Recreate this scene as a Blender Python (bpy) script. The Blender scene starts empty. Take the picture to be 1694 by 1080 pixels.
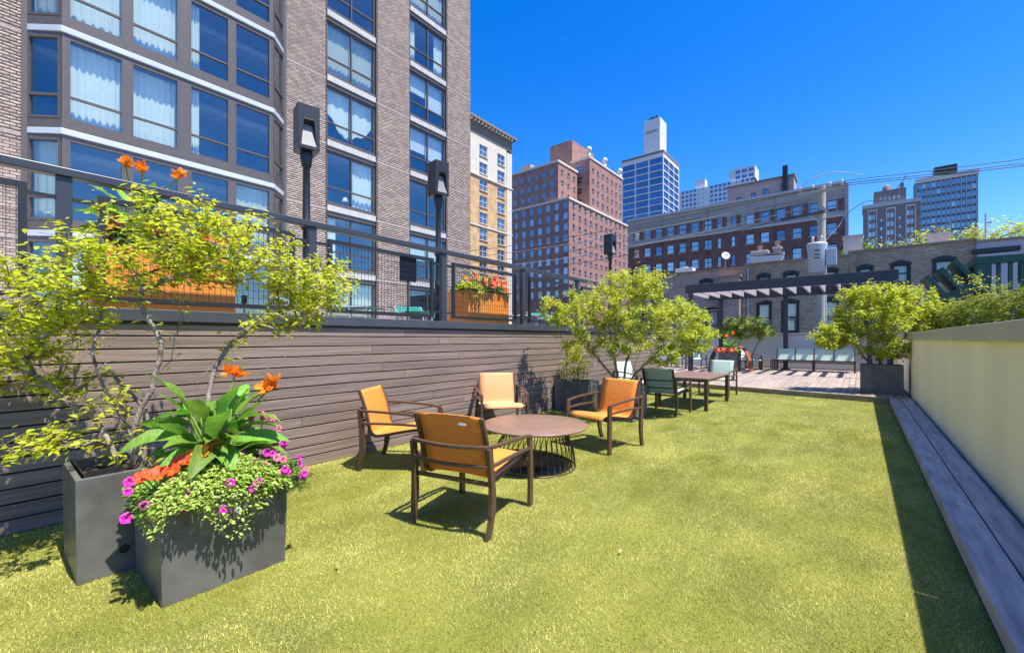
import bpy, math, random
import numpy as np
from mathutils import Vector, Matrix
R = math.radians
S = bpy.context.scene
COL = S.collection

# ------------------------------------------------------------------ camera
CAM_H = 1.4
cam_d = bpy.data.cameras.new('camera'); cam = bpy.data.objects.new('camera', cam_d); COL.objects.link(cam)
cam_d.sensor_width = 36; cam_d.sensor_fit = 'HORIZONTAL'; cam_d.lens = 15.09
cam_d.shift_y = 0.0118; cam_d.clip_start = 0.05; cam_d.clip_end = 6000
cam.location = (0, 0, CAM_H); cam.rotation_euler = (R(90), 0, R(39))
S.camera = cam

# ------------------------------------------------------------------ sky, sun, exposure
SUN = Vector((0.42, 0.02, 1.0)).normalized()
elev = math.asin(SUN.z); azim = math.atan2(SUN.x, SUN.y)
W = bpy.data.worlds.new('World'); S.world = W; W.use_nodes = True
wn = W.node_tree; wn.nodes.clear()
sky = wn.nodes.new('ShaderNodeTexSky'); sky.sky_type = 'NISHITA'; sky.sun_disc = False
sky.sun_elevation = elev; sky.sun_rotation = azim; sky.altitude = 200; sky.air_density = 1.0
sky.dust_density = 0.45; sky.ozone_density = 5.0
hs = wn.nodes.new('ShaderNodeHueSaturation'); hs.inputs['Saturation'].default_value = 1.38
hs.inputs['Value'].default_value = 1.0; hs.inputs['Hue'].default_value = 0.512
bg = wn.nodes.new('ShaderNodeBackground'); bg.inputs['Strength'].default_value = 0.148
wo = wn.nodes.new('ShaderNodeOutputWorld')
# thin high cirrus wisps
tc = wn.nodes.new('ShaderNodeTexCoord')
mp = wn.nodes.new('ShaderNodeMapping'); mp.inputs['Scale'].default_value = (3.4, 6.0, 11.0); mp.inputs['Rotation'].default_value = (0.2, 0.3, 0.5)
nz = wn.nodes.new('ShaderNodeTexNoise'); nz.inputs['Scale'].default_value = 1.0; nz.inputs['Detail'].default_value = 8; nz.inputs['Roughness'].default_value = 0.62
cr = wn.nodes.new('ShaderNodeValToRGB'); cr.color_ramp.elements[0].position = 0.64; cr.color_ramp.elements[1].position = 0.9
cr.color_ramp.elements[1].color = (0.3, 0.3, 0.3, 1)
mx = wn.nodes.new('ShaderNodeMixRGB'); mx.inputs[2].default_value = (5.5, 6.0, 6.6, 1)
L = wn.links.new
L(tc.outputs['Generated'], mp.inputs[0]); L(mp.outputs[0], nz.inputs['Vector']); L(nz.outputs[0], cr.inputs[0])
L(sky.outputs[0], hs.inputs['Color']); L(cr.outputs[0], mx.inputs[0]); L(hs.outputs[0], mx.inputs[1])
L(mx.outputs[0], bg.inputs['Color']); L(bg.outputs[0], wo.inputs['Surface'])
sd = bpy.data.lights.new('sun', 'SUN'); sd.energy = 4.8; sd.angle = R(0.5); sd.color = (1.0, 0.95, 0.87)
sun = bpy.data.objects.new('sun', sd); COL.objects.link(sun)
sun.rotation_euler = (-SUN).to_track_quat('-Z', 'Y').to_euler(); sun.location = (5, 0, 30)
S.view_settings.view_transform = 'Standard'; S.view_settings.look = 'None'
S.view_settings.gamma = 1; S.view_settings.use_curve_mapping = False
S.view_settings.exposure = 0.92
S.cycles.max_bounces = 6; S.cycles.transparent_max_bounces = 12
S.cycles.diffuse_bounces = 4; S.cycles.glossy_bounces = 3; S.cycles.transmission_bounces = 4

# ------------------------------------------------------------------ helpers
def tag(o, label=None, cat=None, group=None, kind=None):
    if label: o['label'] = label
    if cat: o['category'] = cat
    if group: o['group'] = group
    if kind: o['kind'] = kind
    return o
def empty(name, loc=(0, 0, 0), rz=0):
    o = bpy.data.objects.new(name, None); COL.objects.link(o); o.empty_display_size = 0.2
    o.location = loc; o.rotation_euler = (0, 0, rz); return o
def link(name, me, parent=None, loc=(0, 0, 0), rz=0):
    o = bpy.data.objects.new(name, me); COL.objects.link(o); o.parent = parent
    o.location = loc; o.rotation_euler = (0, 0, rz); return o
def copy_tree(o, parent=None):
    c = o.copy(); COL.objects.link(c); c.parent = parent
    for ch in list(o.children): copy_tree(ch, c)
    return c

class MB:
    def __init__(s): s.v = []; s.f = []; s.m = []; s.sm = []
    def add(s, vs, fs, mi=0, smooth=False):
        b = len(s.v); s.v += [tuple(p) for p in vs]
        for f in fs: s.f.append(tuple(b + i for i in f)); s.m.append(mi); s.sm.append(smooth)
        return s
    def box(s, x0, x1, y0, y1, z0, z1, mi=0):
        return s.add([(x0,y0,z0),(x1,y0,z0),(x1,y1,z0),(x0,y1,z0),(x0,y0,z1),(x1,y0,z1),(x1,y1,z1),(x0,y1,z1)],
              [(0,3,2,1),(4,5,6,7),(0,1,5,4),(1,2,6,5),(2,3,7,6),(3,0,4,7)], mi)
    def obox(s, c, size, M, mi=0):
        sx, sy, sz = [q / 2 for q in size]; c = Vector(c); vs = []
        for z in (-sz, sz):
            for x, y in ((-sx,-sy),(sx,-sy),(sx,sy),(-sx,sy)): vs.append(c + M @ Vector((x, y, z)))
        return s.add(vs, [(0,3,2,1),(4,5,6,7),(0,1,5,4),(1,2,6,5),(2,3,7,6),(3,0,4,7)], mi)
    def bar(s, path, w, h, ref=(0,0,1), mi=0, closed=False, smooth=False):
        P = [Vector(p) for p in path]; n = len(P); ref = Vector(ref); vs = []
        for i, p in enumerate(P):
            if closed: T = P[(i+1) % n] - P[i-1]
            else: T = P[min(i+1, n-1)] - P[max(i-1, 0)]
            T.normalize(); sd_ = T.cross(ref)
            if sd_.length < 1e-4: sd_ = T.cross(Vector((0,1,0)))
            sd_.normalize(); nn = sd_.cross(T)
            ww = w[i] if isinstance(w, (list, tuple)) else w; hh = h[i] if isinstance(h, (list, tuple)) else h
            for a, b in ((-.5,-.5),(.5,-.5),(.5,.5),(-.5,.5)): vs.append(p + sd_*ww*a + nn*hh*b)
        fs = []; m = n if closed else n - 1
        for i in range(m):
            a = i*4; b = ((i+1) % n)*4
            for k in range(4): fs.append((a+k, a+(k+1)%4, b+(k+1)%4, b+k))
        if not closed: fs += [(3,2,1,0), tuple((n-1)*4+k for k in range(4))]
        return s.add(vs, fs, mi, smooth)
    def tube(s, path, r, n=8, mi=0, closed=False, cap=True):
        P = [Vector(p) for p in path]; m = len(P); vs = []; ref = None
        for i, p in enumerate(P):
            T = (P[(i+1) % m] - P[i-1]) if closed else (P[min(i+1, m-1)] - P[max(i-1, 0)])
            T.normalize()
            if ref is None: ref = Vector((0,0,1)) if abs(T.z) < .9 else Vector((1,0,0))
            a = T.cross(ref); a.normalize(); b = a.cross(T); ref = b if not closed else ref
            rr = r[i] if isinstance(r, (list, tuple)) else r
            for k in range(n):
                t = 2*math.pi*k/n; vs.append(p + a*math.cos(t)*rr + b*math.sin(t)*rr)
        fs = []
        for i in range(m if closed else m-1):
            q = ((i+1) % m)*n
            for k in range(n): fs.append((i*n+k, q+k, q+(k+1)%n, i*n+(k+1)%n))
        s.add(vs, fs, mi, True)
        if cap and not closed: s.add(vs[:n], [tuple(range(n))], mi); s.add(vs[-n:], [tuple(range(n-1,-1,-1))], mi)
        return s
    def lathe(s, prof, n=24, mi=0, c=(0,0,0), smooth=True):
        vs = []; fs = []
        for r, z in prof:
            for k in range(n):
                t = 2*math.pi*k/n; vs.append((c[0]+r*math.cos(t), c[1]+r*math.sin(t), c[2]+z))
        for i in range(len(prof)-1):
            for k in range(n): fs.append((i*n+k, i*n+(k+1)%n, (i+1)*n+(k+1)%n, (i+1)*n+k))
        s.add(vs, fs, mi, smooth)
        s.add(vs[:n], [tuple(range(n-1,-1,-1))], mi); s.add(vs[-n:], [tuple(range(n))], mi)
        return s
    def prism(s, poly, y0, y1, mi=0):     # poly in x,z extruded along y
        n = len(poly); vs = [(x, y0, z) for x, z in poly] + [(x, y1, z) for x, z in poly]
        fs = [tuple(range(n)), tuple(range(2*n-1, n-1, -1))] + [(i, n+i, n+(i+1)%n, (i+1)%n) for i in range(n)]
        return s.add(vs, fs, mi)
    def mesh(s, name, mats):
        me = bpy.data.meshes.new(name); me.from_pydata(s.v, [], s.f)
        for m in (mats if isinstance(mats, (list, tuple)) else [mats]): me.materials.append(m)
        me.polygons.foreach_set('material_index', s.m); me.polygons.foreach_set('use_smooth', s.sm); me.update()
        return me
    def build(s, name, mats, parent=None, loc=(0,0,0), rz=0, bevel=0, fix=False):
        me = s.mesh(name, mats)
        if fix:
            import bmesh
            bm = bmesh.new(); bm.from_mesh(me); bmesh.ops.recalc_face_normals(bm, faces=bm.faces); bm.to_mesh(me); bm.free()
        o = link(name, me, parent, loc, rz)
        if bevel:
            b = o.modifiers.new('bevel', 'BEVEL'); b.width = bevel; b.segments = 2; b.limit_method = 'ANGLE'
        return o

# ------------------------------------------------------------------ materials
M = {}
def mat(name, col, rough=0.6, metal=0.0, var=0.12, scale=6.0, bump=0.0, bscale=40.0, stretch=(1,1,1), col2=None,
        spec=0.5, rnd=0.0, coords='Object', trans=0.0, attr=None, detail=4, hue=0.0):
    m = bpy.data.materials.new(name); m.use_nodes = True; nt = m.node_tree; N = nt.nodes; K = nt.links.new
    b = N['Principled BSDF']; b.inputs['Roughness'].default_value = rough; b.inputs['Metallic'].default_value = metal
    b.inputs['Specular IOR Level'].default_value = spec
    if coords == 'World': tcn = N.new('ShaderNodeNewGeometry'); out = tcn.outputs['Position']
    else: tcn = N.new('ShaderNodeTexCoord'); out = tcn.outputs[coords]
    mpn = N.new('ShaderNodeMapping'); mpn.inputs['Scale'].default_value = stretch; K(out, mpn.inputs[0])
    if rnd:
        oi = N.new('ShaderNodeObjectInfo'); sc_ = N.new('ShaderNodeMath'); sc_.operation = 'MULTIPLY'; sc_.inputs[1].default_value = 37.0
        K(oi.outputs['Random'], sc_.inputs[0]); K(sc_.outputs[0], mpn.inputs['Location'])
    n = N.new('ShaderNodeTexNoise'); n.inputs['Scale'].default_value = scale; n.inputs['Detail'].default_value = detail; K(mpn.outputs[0], n.inputs['Vector'])
    r = N.new('ShaderNodeValToRGB'); r.color_ramp.elements[0].position = 0.3; r.color_ramp.elements[1].position = 0.7
    c2 = col2 if col2 else tuple(min(1, c*(1+var)) for c in col); c1 = col if col2 else tuple(c*(1-var) for c in col)
    r.color_ramp.elements[0].color = (*c1, 1); r.color_ramp.elements[1].color = (*c2, 1); K(n.outputs[0], r.inputs[0])
    cur = r.outputs[0]
    if rnd or attr:
        h = N.new('ShaderNodeHueSaturation'); K(cur, h.inputs['Color'])
        mr = N.new('ShaderNodeMapRange'); mr.inputs[3].default_value = 1-max(rnd, .0); mr.inputs[4].default_value = 1+max(rnd, .0)
        if attr:
            at = N.new('ShaderNodeAttribute'); at.attribute_name = attr; oi2 = N.new('ShaderNodeObjectInfo')
            ad = N.new('ShaderNodeMath'); ad.operation = 'ADD'; K(at.outputs['Fac'], ad.inputs[0]); K(oi2.outputs['Random'], ad.inputs[1])
            fr = N.new('ShaderNodeMath'); fr.operation = 'FRACT'; K(ad.outputs[0], fr.inputs[0]); src = fr.outputs[0]
        else: src = oi.outputs['Random']
        K(src, mr.inputs[0]); K(mr.outputs[0], h.inputs['Value'])
        if hue:
            mh = N.new('ShaderNodeMapRange'); mh.inputs[3].default_value = .5-hue; mh.inputs[4].default_value = .5+hue
            K(src, mh.inputs[0]); K(mh.outputs[0], h.inputs['Hue'])
        cur = h.outputs[0]
    K(cur, b.inputs['Base Color'])
    if bump:
        n2 = N.new('ShaderNodeTexNoise'); n2.inputs['Scale'].default_value = bscale; n2.inputs['Detail'].default_value = 5; K(mpn.outputs[0], n2.inputs['Vector'])
        bp = N.new('ShaderNodeBump'); bp.inputs['Strength'].default_value = bump; bp.inputs['Distance'].default_value = 0.02
        K(n2.outputs[0], bp.inputs['Height']); K(bp.outputs[0], b.inputs['Normal'])
    if trans:
        tr = N.new('ShaderNodeBsdfTranslucent'); K(cur, tr.inputs['Color'])
        ms = N.new('ShaderNodeMixShader'); ms.inputs[0].default_value = trans
        K(b.outputs[0], ms.inputs[1]); K(tr.outputs[0], ms.inputs[2]); K(ms.outputs[0], N['Material Output'].inputs[0])
    M[name] = m; return m
def brick_mat(name, c1, c2, mortar, bw=0.22, bh=0.075, ms=0.012, sc=1.0, rot=False):
    m = bpy.data.materials.new(name); m.use_nodes = True; N = m.node_tree.nodes; K = m.node_tree.links.new
    b = N['Principled BSDF']; b.inputs['Roughness'].default_value = .85
    t = N.new('ShaderNodeTexCoord'); sp = N.new('ShaderNodeSeparateXYZ'); cb = N.new('ShaderNodeCombineXYZ')
    K(t.outputs['Object'], sp.inputs[0]); K(sp.outputs['X'], cb.inputs[0]); K(sp.outputs['Z'], cb.inputs[1])
    br = N.new('ShaderNodeTexBrick'); br.inputs['Scale'].default_value = 1; br.inputs['Brick Width'].default_value = bw; br.inputs['Row Height'].default_value = bh
    br.inputs['Mortar Size'].default_value = ms; br.inputs['Color1'].default_value = (*c1,1); br.inputs['Color2'].default_value = (*c2,1); br.inputs['Mortar'].default_value = (*mortar,1)
    K(cb.outputs[0], br.inputs['Vector'])
    nz_ = N.new('ShaderNodeTexNoise'); nz_.inputs['Scale'].default_value = 0.6; nz_.inputs['Detail'].default_value = 7; nz_.inputs['Roughness'].default_value = .65
    K(t.outputs['Object'], nz_.inputs['Vector'])
    mr = N.new('ShaderNodeMapRange'); mr.inputs[1].default_value = .3; mr.inputs[2].default_value = .7; mr.inputs[3].default_value = .7; mr.inputs[4].default_value = 1.38
    K(nz_.outputs[0], mr.inputs[0]); h = N.new('ShaderNodeHueSaturation'); K(br.outputs['Color'], h.inputs['Color']); K(mr.outputs[0], h.inputs['Value'])
    K(h.outputs[0], b.inputs['Base Color'])
    bp = N.new('ShaderNodeBump'); bp.inputs['Strength'].default_value = .5; bp.inputs['Distance'].default_value = .01; bp.invert = True
    K(br.outputs['Fac'], bp.inputs['Height']); K(bp.outputs[0], b.inputs['Normal'])
    M[name] = m; return m
def glass_mat(name, tint, refl, gl=(0.9,0.95,1.0), rough=0.01):
    m = bpy.data.materials.new(name); m.use_nodes = True; N = m.node_tree.nodes; K = m.node_tree.links.new
    N.remove(N['Principled BSDF'])
    tr = N.new('ShaderNodeBsdfTransparent'); tr.inputs[0].default_value = (*tint, 1)
    g = N.new('ShaderNodeBsdfGlossy'); g.inputs['Roughness'].default_value = rough; g.inputs['Color'].default_value = (*gl, 1)
    fw = N.new('ShaderNodeLayerWeight'); fw.inputs[0].default_value = .5; fr = N.new('ShaderNodeMath'); fr.operation = 'POWER'; fr.inputs[1].default_value = 4.0; K(fw.outputs['Facing'], fr.inputs[0])
    nz_ = N.new('ShaderNodeTexNoise'); nz_.inputs['Scale'].default_value = .9; tcn = N.new('ShaderNodeTexCoord'); K(tcn.outputs['Object'], nz_.inputs['Vector'])
    bp = N.new('ShaderNodeBump'); bp.inputs['Strength'].default_value = .06; K(nz_.outputs[0], bp.inputs['Height']); K(bp.outputs[0], g.inputs['Normal'])
    ad = N.new('ShaderNodeMath'); ad.operation = 'ADD'; ad.use_clamp = True; ad.inputs[1].default_value = refl; K(fr.outputs[0], ad.inputs[0])
    ms = N.new('ShaderNodeMixShader'); K(ad.outputs[0], ms.inputs[0]); K(tr.outputs[0], ms.inputs[1]); K(g.outputs[0], ms.inputs[2])
    K(ms.outputs[0], N['Material Output'].inputs[0]); M[name] = m; return m
def dark_glass(name, base, refl=.35, rnd=.35):
    m = bpy.data.materials.new(name); m.use_nodes = True; N = m.node_tree.nodes; K = m.node_tree.links.new
    b = N['Principled BSDF']; b.inputs['Roughness'].default_value = .3
    oi = N.new('ShaderNodeObjectInfo'); h = N.new('ShaderNodeHueSaturation'); h.inputs['Color'].default_value = (*base, 1)
    mr = N.new('ShaderNodeMapRange'); mr.inputs[3].default_value = 1-rnd; mr.inputs[4].default_value = 1+rnd*2.2; K(oi.outputs['Random'], mr.inputs[0]); K(mr.outputs[0], h.inputs['Value'])
    K(h.outputs[0], b.inputs['Base Color'])
    g = N.new('ShaderNodeBsdfGlossy'); g.inputs['Roughness'].default_value = .03; g.inputs['Color'].default_value = (.85,.92,1,1)
    ms = N.new('ShaderNodeMixShader'); ms.inputs[0].default_value = refl; K(b.outputs[0], ms.inputs[1]); K(g.outputs[0], ms.inputs[2])
    K(ms.outputs[0], N['Material Output'].inputs[0]); M[name] = m; return m

mat('turf_base', (.16,.165,.022), .9, var=.3, scale=1.2, coords='World')
mat('turf', (.29,.29,.03), .7, scale=1.9, col2=(.66,.62,.19), coords='World', rnd=.45, attr='tone', spec=.35, trans=.12, hue=.018, detail=8, stretch=(1.7,.75,1))
mat('asphalt', (.07,.07,.072), .9, var=.3, scale=.4, coords='World')
mat('board_brown', (.245,.182,.150), .55, scale=3, var=.24, bump=.25, bscale=14, stretch=(3,.35,12), rnd=.12, spec=.35)
mat('dark_gap', (.02,.018,.017), .9)
mat('rail_black', (.035,.036,.042), .38, var=.1, spec=.6)
mat('rail_dark', (.018,.018,.02), .45, spec=.5)
mat('cap_metal', (.055,.058,.068), .4, var=.15, scale=4, spec=.6)
mat('stucco', (.93,.84,.53), .85, var=.11, scale=.9, stretch=(1,1,.22), bump=.08, bscale=120, detail=7, coords='World')
mat('stucco_grey', (.62,.63,.62), .85, var=.05, scale=2, stretch=(1,1,.3), bump=.06, bscale=120, coords='World')
mat('coping', (.46,.45,.31), .5, var=.08, scale=3, spec=.4)
mat('weathered_plank', (.25,.225,.235), .7, scale=6, col2=(.50,.465,.475), bump=.6, bscale=12, stretch=(3.2,.35,1), rnd=.10, detail=8)
mat('deck_plank', (.25,.195,.155), .75, scale=4, col2=(.39,.315,.26), bump=.3, bscale=16, stretch=(6,.5,1), rnd=.16)
mat('riser', (.30,.26,.14), .75, scale=4, var=.25, stretch=(.5,1,3), bump=.2)
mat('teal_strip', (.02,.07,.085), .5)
mat('frame_bronze', (.10,.056,.034), .38, var=.1, scale=20, spec=.5)
mat('sling_orange', (.82,.30,.045), .7, var=.13, scale=14, stretch=(.6,9,9), bump=.15, bscale=300, trans=.16)
mat('sling_peach', (.82,.40,.17), .7, var=.12, scale=14, stretch=(.6,9,9), bump=.15, bscale=300, trans=.12)
mat('sling_green', (.58,.70,.58), .7, var=.10, scale=30, stretch=(3,3,3), bump=.15, bscale=300, trans=.2)
mat('sling_teal', (.02,.28,.22), .6, var=.15, scale=9, trans=.25)
mat('label_white', (.8,.8,.8), .6)
mat('table_top', (.25,.15,.10), .33, var=.08, scale=12, spec=.5)
mat('planter_grey', (.125,.122,.112), .42, var=.32, scale=5, spec=.5, bump=.03)
mat('liner', (.02,.02,.02), .35)
mat('soil', (.035,.024,.016), .95, var=.4, scale=30, bump=.8)
mat('planter_orange', (.74,.25,.03), .55, var=.12, scale=3, stretch=(8,8,.4), bump=.1)
mat('rust', (.30,.085,.03), .7, var=.4, scale=8)
mat('bark', (.10,.07,.052), .85, scale=14, col2=(.42,.335,.265), bump=.5, bscale=60)
mat('bark_dark', (.07,.05,.04), .85, scale=14, col2=(.22,.17,.14), bump=.5, bscale=60)
mat('leaf_lime', (.45,.51,.02), .45, scale=9, col2=(.70,.70,.06), rnd=.38, attr='tone', trans=.58, hue=.02, spec=.4)
mat('leaf_mid', (.43,.48,.03), .5, scale=7, col2=(.64,.66,.06), rnd=.35, attr='tone', trans=.5, hue=.02, spec=.35)
mat('leaf_deep', (.10,.20,.02), .45, scale=7, col2=(.17,.30,.03), rnd=.4, attr='tone', trans=.35, hue=.02)
mat('leaf_hedge', (.10,.15,.012), .45, scale=2.2, col2=(.40,.41,.035), rnd=.45, attr='tone', trans=.3, hue=.02)
mat('leaf_canna', (.13,.30,.03), .5, scale=9, col2=(.26,.44,.06), stretch=(3,9,3), rnd=.3, trans=.35, hue=.02, spec=.4, bump=.25, bscale=14)
mat('leaf_filler', (.30,.45,.05), .5, scale=9, col2=(.52,.62,.14), rnd=.35, attr='tone', trans=.35, hue=.02)
mat('stem_green', (.22,.32,.06), .5)
mat('petal_orange', (.95,.24,.012), .5, scale=30, col2=(.98,.40,.03), trans=.35, rnd=.12)
mat('petal_red', (.80,.05,.015), .5, scale=30, col2=(.95,.17,.02), trans=.3, rnd=.2)
mat('petal_magenta', (.62,.02,.36), .5, scale=30, col2=(.80,.06,.50), trans=.3, rnd=.2)
mat('petal_throat', (.34,.01,.20), .6)
mat('petal_pink', (.85,.22,.30), .5, scale=30, trans=.3, rnd=.2)
mat('petal_salmon', (.80,.25,.16), .5, scale=30, trans=.3, rnd=.3)
mat('petal_white', (.8,.78,.82), .5, trans=.3)
mat('steel_black', (.02,.021,.024), .42)
mat('lamp_lens', (.26,.26,.25), .3)
mat('pergola', (.035,.034,.045), .5, var=.1)
mat('rafter', (.42,.39,.41), .6, var=.1, scale=3, stretch=(4,.5,4))
mat('brick_tan', (.345,.265,.222), .85, scale=25, var=.2, rnd=.24, attr='tone', hue=.012, bump=.2)
mat('mortar_dark', (.075,.063,.056), .95)
mat('brick_band', (.36,.29,.25), .85, scale=8, var=.2, bump=.2)
mat('stone_sill', (.46,.44,.42), .7, var=.12, scale=4)
mat('band_white', (.46,.50,.54), .45, var=.05, scale=2)
mat('frame_taupe', (.095,.080,.076), .45, var=.08)
mat('room', (.35,.34,.33), .9)
mat('curtain', (.92,.95,.84), .85, var=.05, trans=.25)
mat('curtain_cream', (.60,.60,.48), .85, var=.06, trans=.2)
mat('blind', (.62,.63,.62), .7, var=.04)
glass_mat('glass_near', (.88,.96,.94), .20, (.78,.97,1.0))
glass_mat('glass_clear', (.75,.82,.85), .10)
dark_glass('glass_far', (.045,.06,.09), .28)
dark_glass('glass_blue', (.018,.07,.23), .14, .35)
dark_glass('glass_dark', (.03,.032,.04), .07)
dark_glass('glass_pale', (.22,.25,.28), .3, .5)
dark_glass('glass_curtain', (.25,.34,.36), .2, .5)
mat('frame_white', (.66,.66,.66), .6)
mat('frame_black', (.02,.02,.022), .5)
mat('concrete_white', (.62,.62,.62), .7, var=.05, scale=.3)
mat('concrete_grey', (.36,.315,.285), .8, var=.16, scale=.5, stretch=(.3,.3,1))
mat('stone_cream', (.62,.55,.45), .8, var=.06, scale=.6)
mat('cornice_brown', (.22,.17,.135), .8, var=.15)
brick_mat('brick_red', (.285,.135,.11), (.335,.165,.135), (.30,.19,.16), .45, .15, .02)
brick_mat('brick_orange', (.56,.34,.15), (.64,.40,.19), (.48,.30,.15), .4, .14, .02)
brick_mat('brick_brown', (.155,.070,.058), (.19,.085,.066), (.15,.085,.072), .4, .14, .02)
brick_mat('brick_row', (.36,.245,.155), (.55,.40,.27), (.21,.15,.105), .26, .09, .014)
brick_mat('brick_row_red', (.42,.28,.21), (.52,.36,.27), (.28,.2,.16), .26, .09, .014)
brick_mat('brick_tower', (.23,.17,.155), (.27,.20,.18), (.15,.12,.11), .5, .2, .02)
mat('stucco_pale', (.48,.45,.46), .85, var=.05, scale=1)
mat('paint_green', (.012,.062,.050), .5, var=.15, scale=5)
mat('wood_pole', (.33,.29,.24), .85, scale=8, col2=(.50,.46,.40), stretch=(4,4,.3), bump=.3)
mat('galv', (.40,.43,.46), .5, metal=.2, var=.08, scale=3)
mat('porcelain', (.6,.6,.58), .3)
mat('cable', (.05,.05,.055), .6)
mat('cable_pale', (.36,.34,.32), .6)
mat('clay', (.33,.22,.16), .8, var=.2)
# ================================================================== SETTING
rng = random.Random(7)
g = MB().add([(-3000,-3000,-4.5),(3000,-3000,-4.5),(3000,3000,-4.5),(-3000,3000,-4.5)], [(0,1,2,3)]).build('ground', M['asphalt'])
tag(g, kind='structure')
# podium carrying lawn and decks
tag(MB().box(-9.0, 1.18, -6, 22.2, -4.49, -0.05).build('podium', M['stucco_grey']), kind='structure')
LAWN_X0, LAWN_X1 = -4.70, 0.50
def deck_edge(x): return 12.28 - (x-0.5)*0.13          # front edge of the timber deck runs slightly askew
lawn = MB().add([(LAWN_X0-.02,-6,0),(LAWN_X1+.02,-6,0),(LAWN_X1+.02,deck_edge(.52)+.04,0),(LAWN_X0-.02,deck_edge(-4.72)+.04,0)], [(0,1,2,3)]).build('lawn', M['turf_base'])
tag(lawn, kind='structure')
# artificial grass blades, one mass
nr = np.random.default_rng(3)
def turf_points(n, ymin, ymax):
    x = nr.uniform(LAWN_X0, LAWN_X1, n); y = nr.uniform(ymin, ymax, n); k = y < deck_edge(x); return x[k], y[k]
xs, ys = [], []
for n, a, b in ((430000, -.4, 3.0), (300000, 3.0, 5.5), (160000, 5.5, 8.5), (90000, 8.5, 13.2)):
    x, y = turf_points(n, a, b)
    keep = (np.hypot(x, y) > 1.2); xs.append(x[keep]); ys.append(y[keep])
x = np.concatenate(xs); y = np.concatenate(ys); n = len(x)
dist = np.hypot(x, y)
hgt = nr.uniform(.006, .017, n); wid = nr.uniform(.0022, .0042, n)*np.clip(dist/5.0, .8, 1.8)
ang = nr.uniform(0, 2*np.pi, n); lean = nr.uniform(.2, 1.3, n)*hgt; la = nr.uniform(0, 6.283, n)
v = np.zeros((n, 3, 3), np.float32)
dx = np.cos(ang)*wid/2; dy = np.sin(ang)*wid/2
v[:,0] = np.stack([x-dx, y-dy, np.zeros(n)+.001], 1); v[:,1] = np.stack([x+dx, y+dy, np.zeros(n)+.001], 1)
v[:,2] = np.stack([x+np.cos(la)*lean, y+np.sin(la)*lean, hgt], 1)
def tri_mesh(name, v, nper, m, tone=None, faces_per=None):
    """v: (n, nper, 3) verts; faces_per: list of index tuples for one element (tris)"""
    n = len(v); me = bpy.data.meshes.new(name)
    fp = np.array(faces_per if faces_per is not None else [tuple(range(nper))], np.int32)
    me.vertices.add(n*nper); me.vertices.foreach_set('co', v.reshape(-1).astype(np.float32))
    idx = (fp[None] + (np.arange(n, dtype=np.int32)*nper)[:,None,None]).reshape(-1)
    nf = n*len(fp); me.loops.add(len(idx)); me.loops.foreach_set('vertex_index', idx)
    me.polygons.add(nf); me.polygons.foreach_set('loop_start', np.arange(nf, dtype=np.int32)*3)
    me.update(calc_edges=True); me.materials.append(m)
    if tone is not None:
        at = me.attributes.new('tone', 'FLOAT', 'POINT'); at.data.foreach_set('value', np.repeat(tone, nper).astype(np.float32))
    me.validate(); return me
turf = link('turf', tri_mesh('turf', v, 3, M['turf'], nr.uniform(0, 1, n)))
tag(turf, 'short yellow-green artificial grass covering the terrace lawn', 'artificial grass', kind='stuff')

# --- fallen dry leaves on the lawn
lm = MB().add([(-.02,0,.004),(0,-.012,.012),(.022,0,.006),(0,.014,.014)], [(0,1,2),(0,2,3)]).mesh('dry_leaf', mat('dry_leaf', (.42,.30,.15), .8))
for i, (px, py) in enumerate(((-2.45,1.35),(-1.2,2.6))):
    o = link('dry_leaf', lm, None, (px, py, .02), i*1.3)
    tag(o, ['small dry leaf on the turf right of the flower planter','small dry leaf on the open turf right of the front orange chair',
            'small dry leaf on the turf near the bottom edge','pale dry leaf lying in the shadow strip by the walkway','small dry leaf near the right corner of the flower planter'][i], 'leaf', 'fallen leaves on the turf')

# --- timber walkway beside the right wall (planks as parts)
wk = MB().box(.505, 1.0, -6, 13.2, -.04, .02).build('walkway', M['dark_gap']); tag(wk, kind='structure')
def plank(parent, m, x0, x1, y0, y1, z0, z1, bev=.004):
    return MB().box(0, x1-x0, 0, y1-y0, 0, z1-z0).build('plank', m, parent, (x0, y0, z0), bevel=bev)
for k, (a, b) in enumerate(((.50,.672),(.684,.856))):
    yy = [-6, -2.2+.9*k, 2.0-1.1*k, 5.4+.3*k, 8.9-.9*k, 12.24]
    for i in range(5): plank(wk, M['weathered_plank'], a, b, yy[i]+.004, yy[i+1]-.004, .022, .125)
tag(MB().box(.872, .912, -6, 12.2, .0, .075).build('base_strip', M['teal_strip']), 'dark teal metal strip along the foot of the right wall', 'strip')

# --- timber deck at the far end
dk = MB().box(-8.8, 1.0, 13.4, 21.95, -.04, .06).build('deck', M['dark_gap']); tag(dk, kind='structure')
x = -8.75; row = 0
while x < .86:
    x1 = min(x+.142, .87)
    ys_ = deck_edge(x+.07)+.13; joints = [ys_, 15.6+(row % 2)*.0, 18.7, 21.9]
    for i in range(3): plank(dk, M['deck_plank'], x, x1-.008, joints[i]+.003, joints[i+1]-.003, .06, .10, .003)
    x += .142; row += 1
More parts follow.
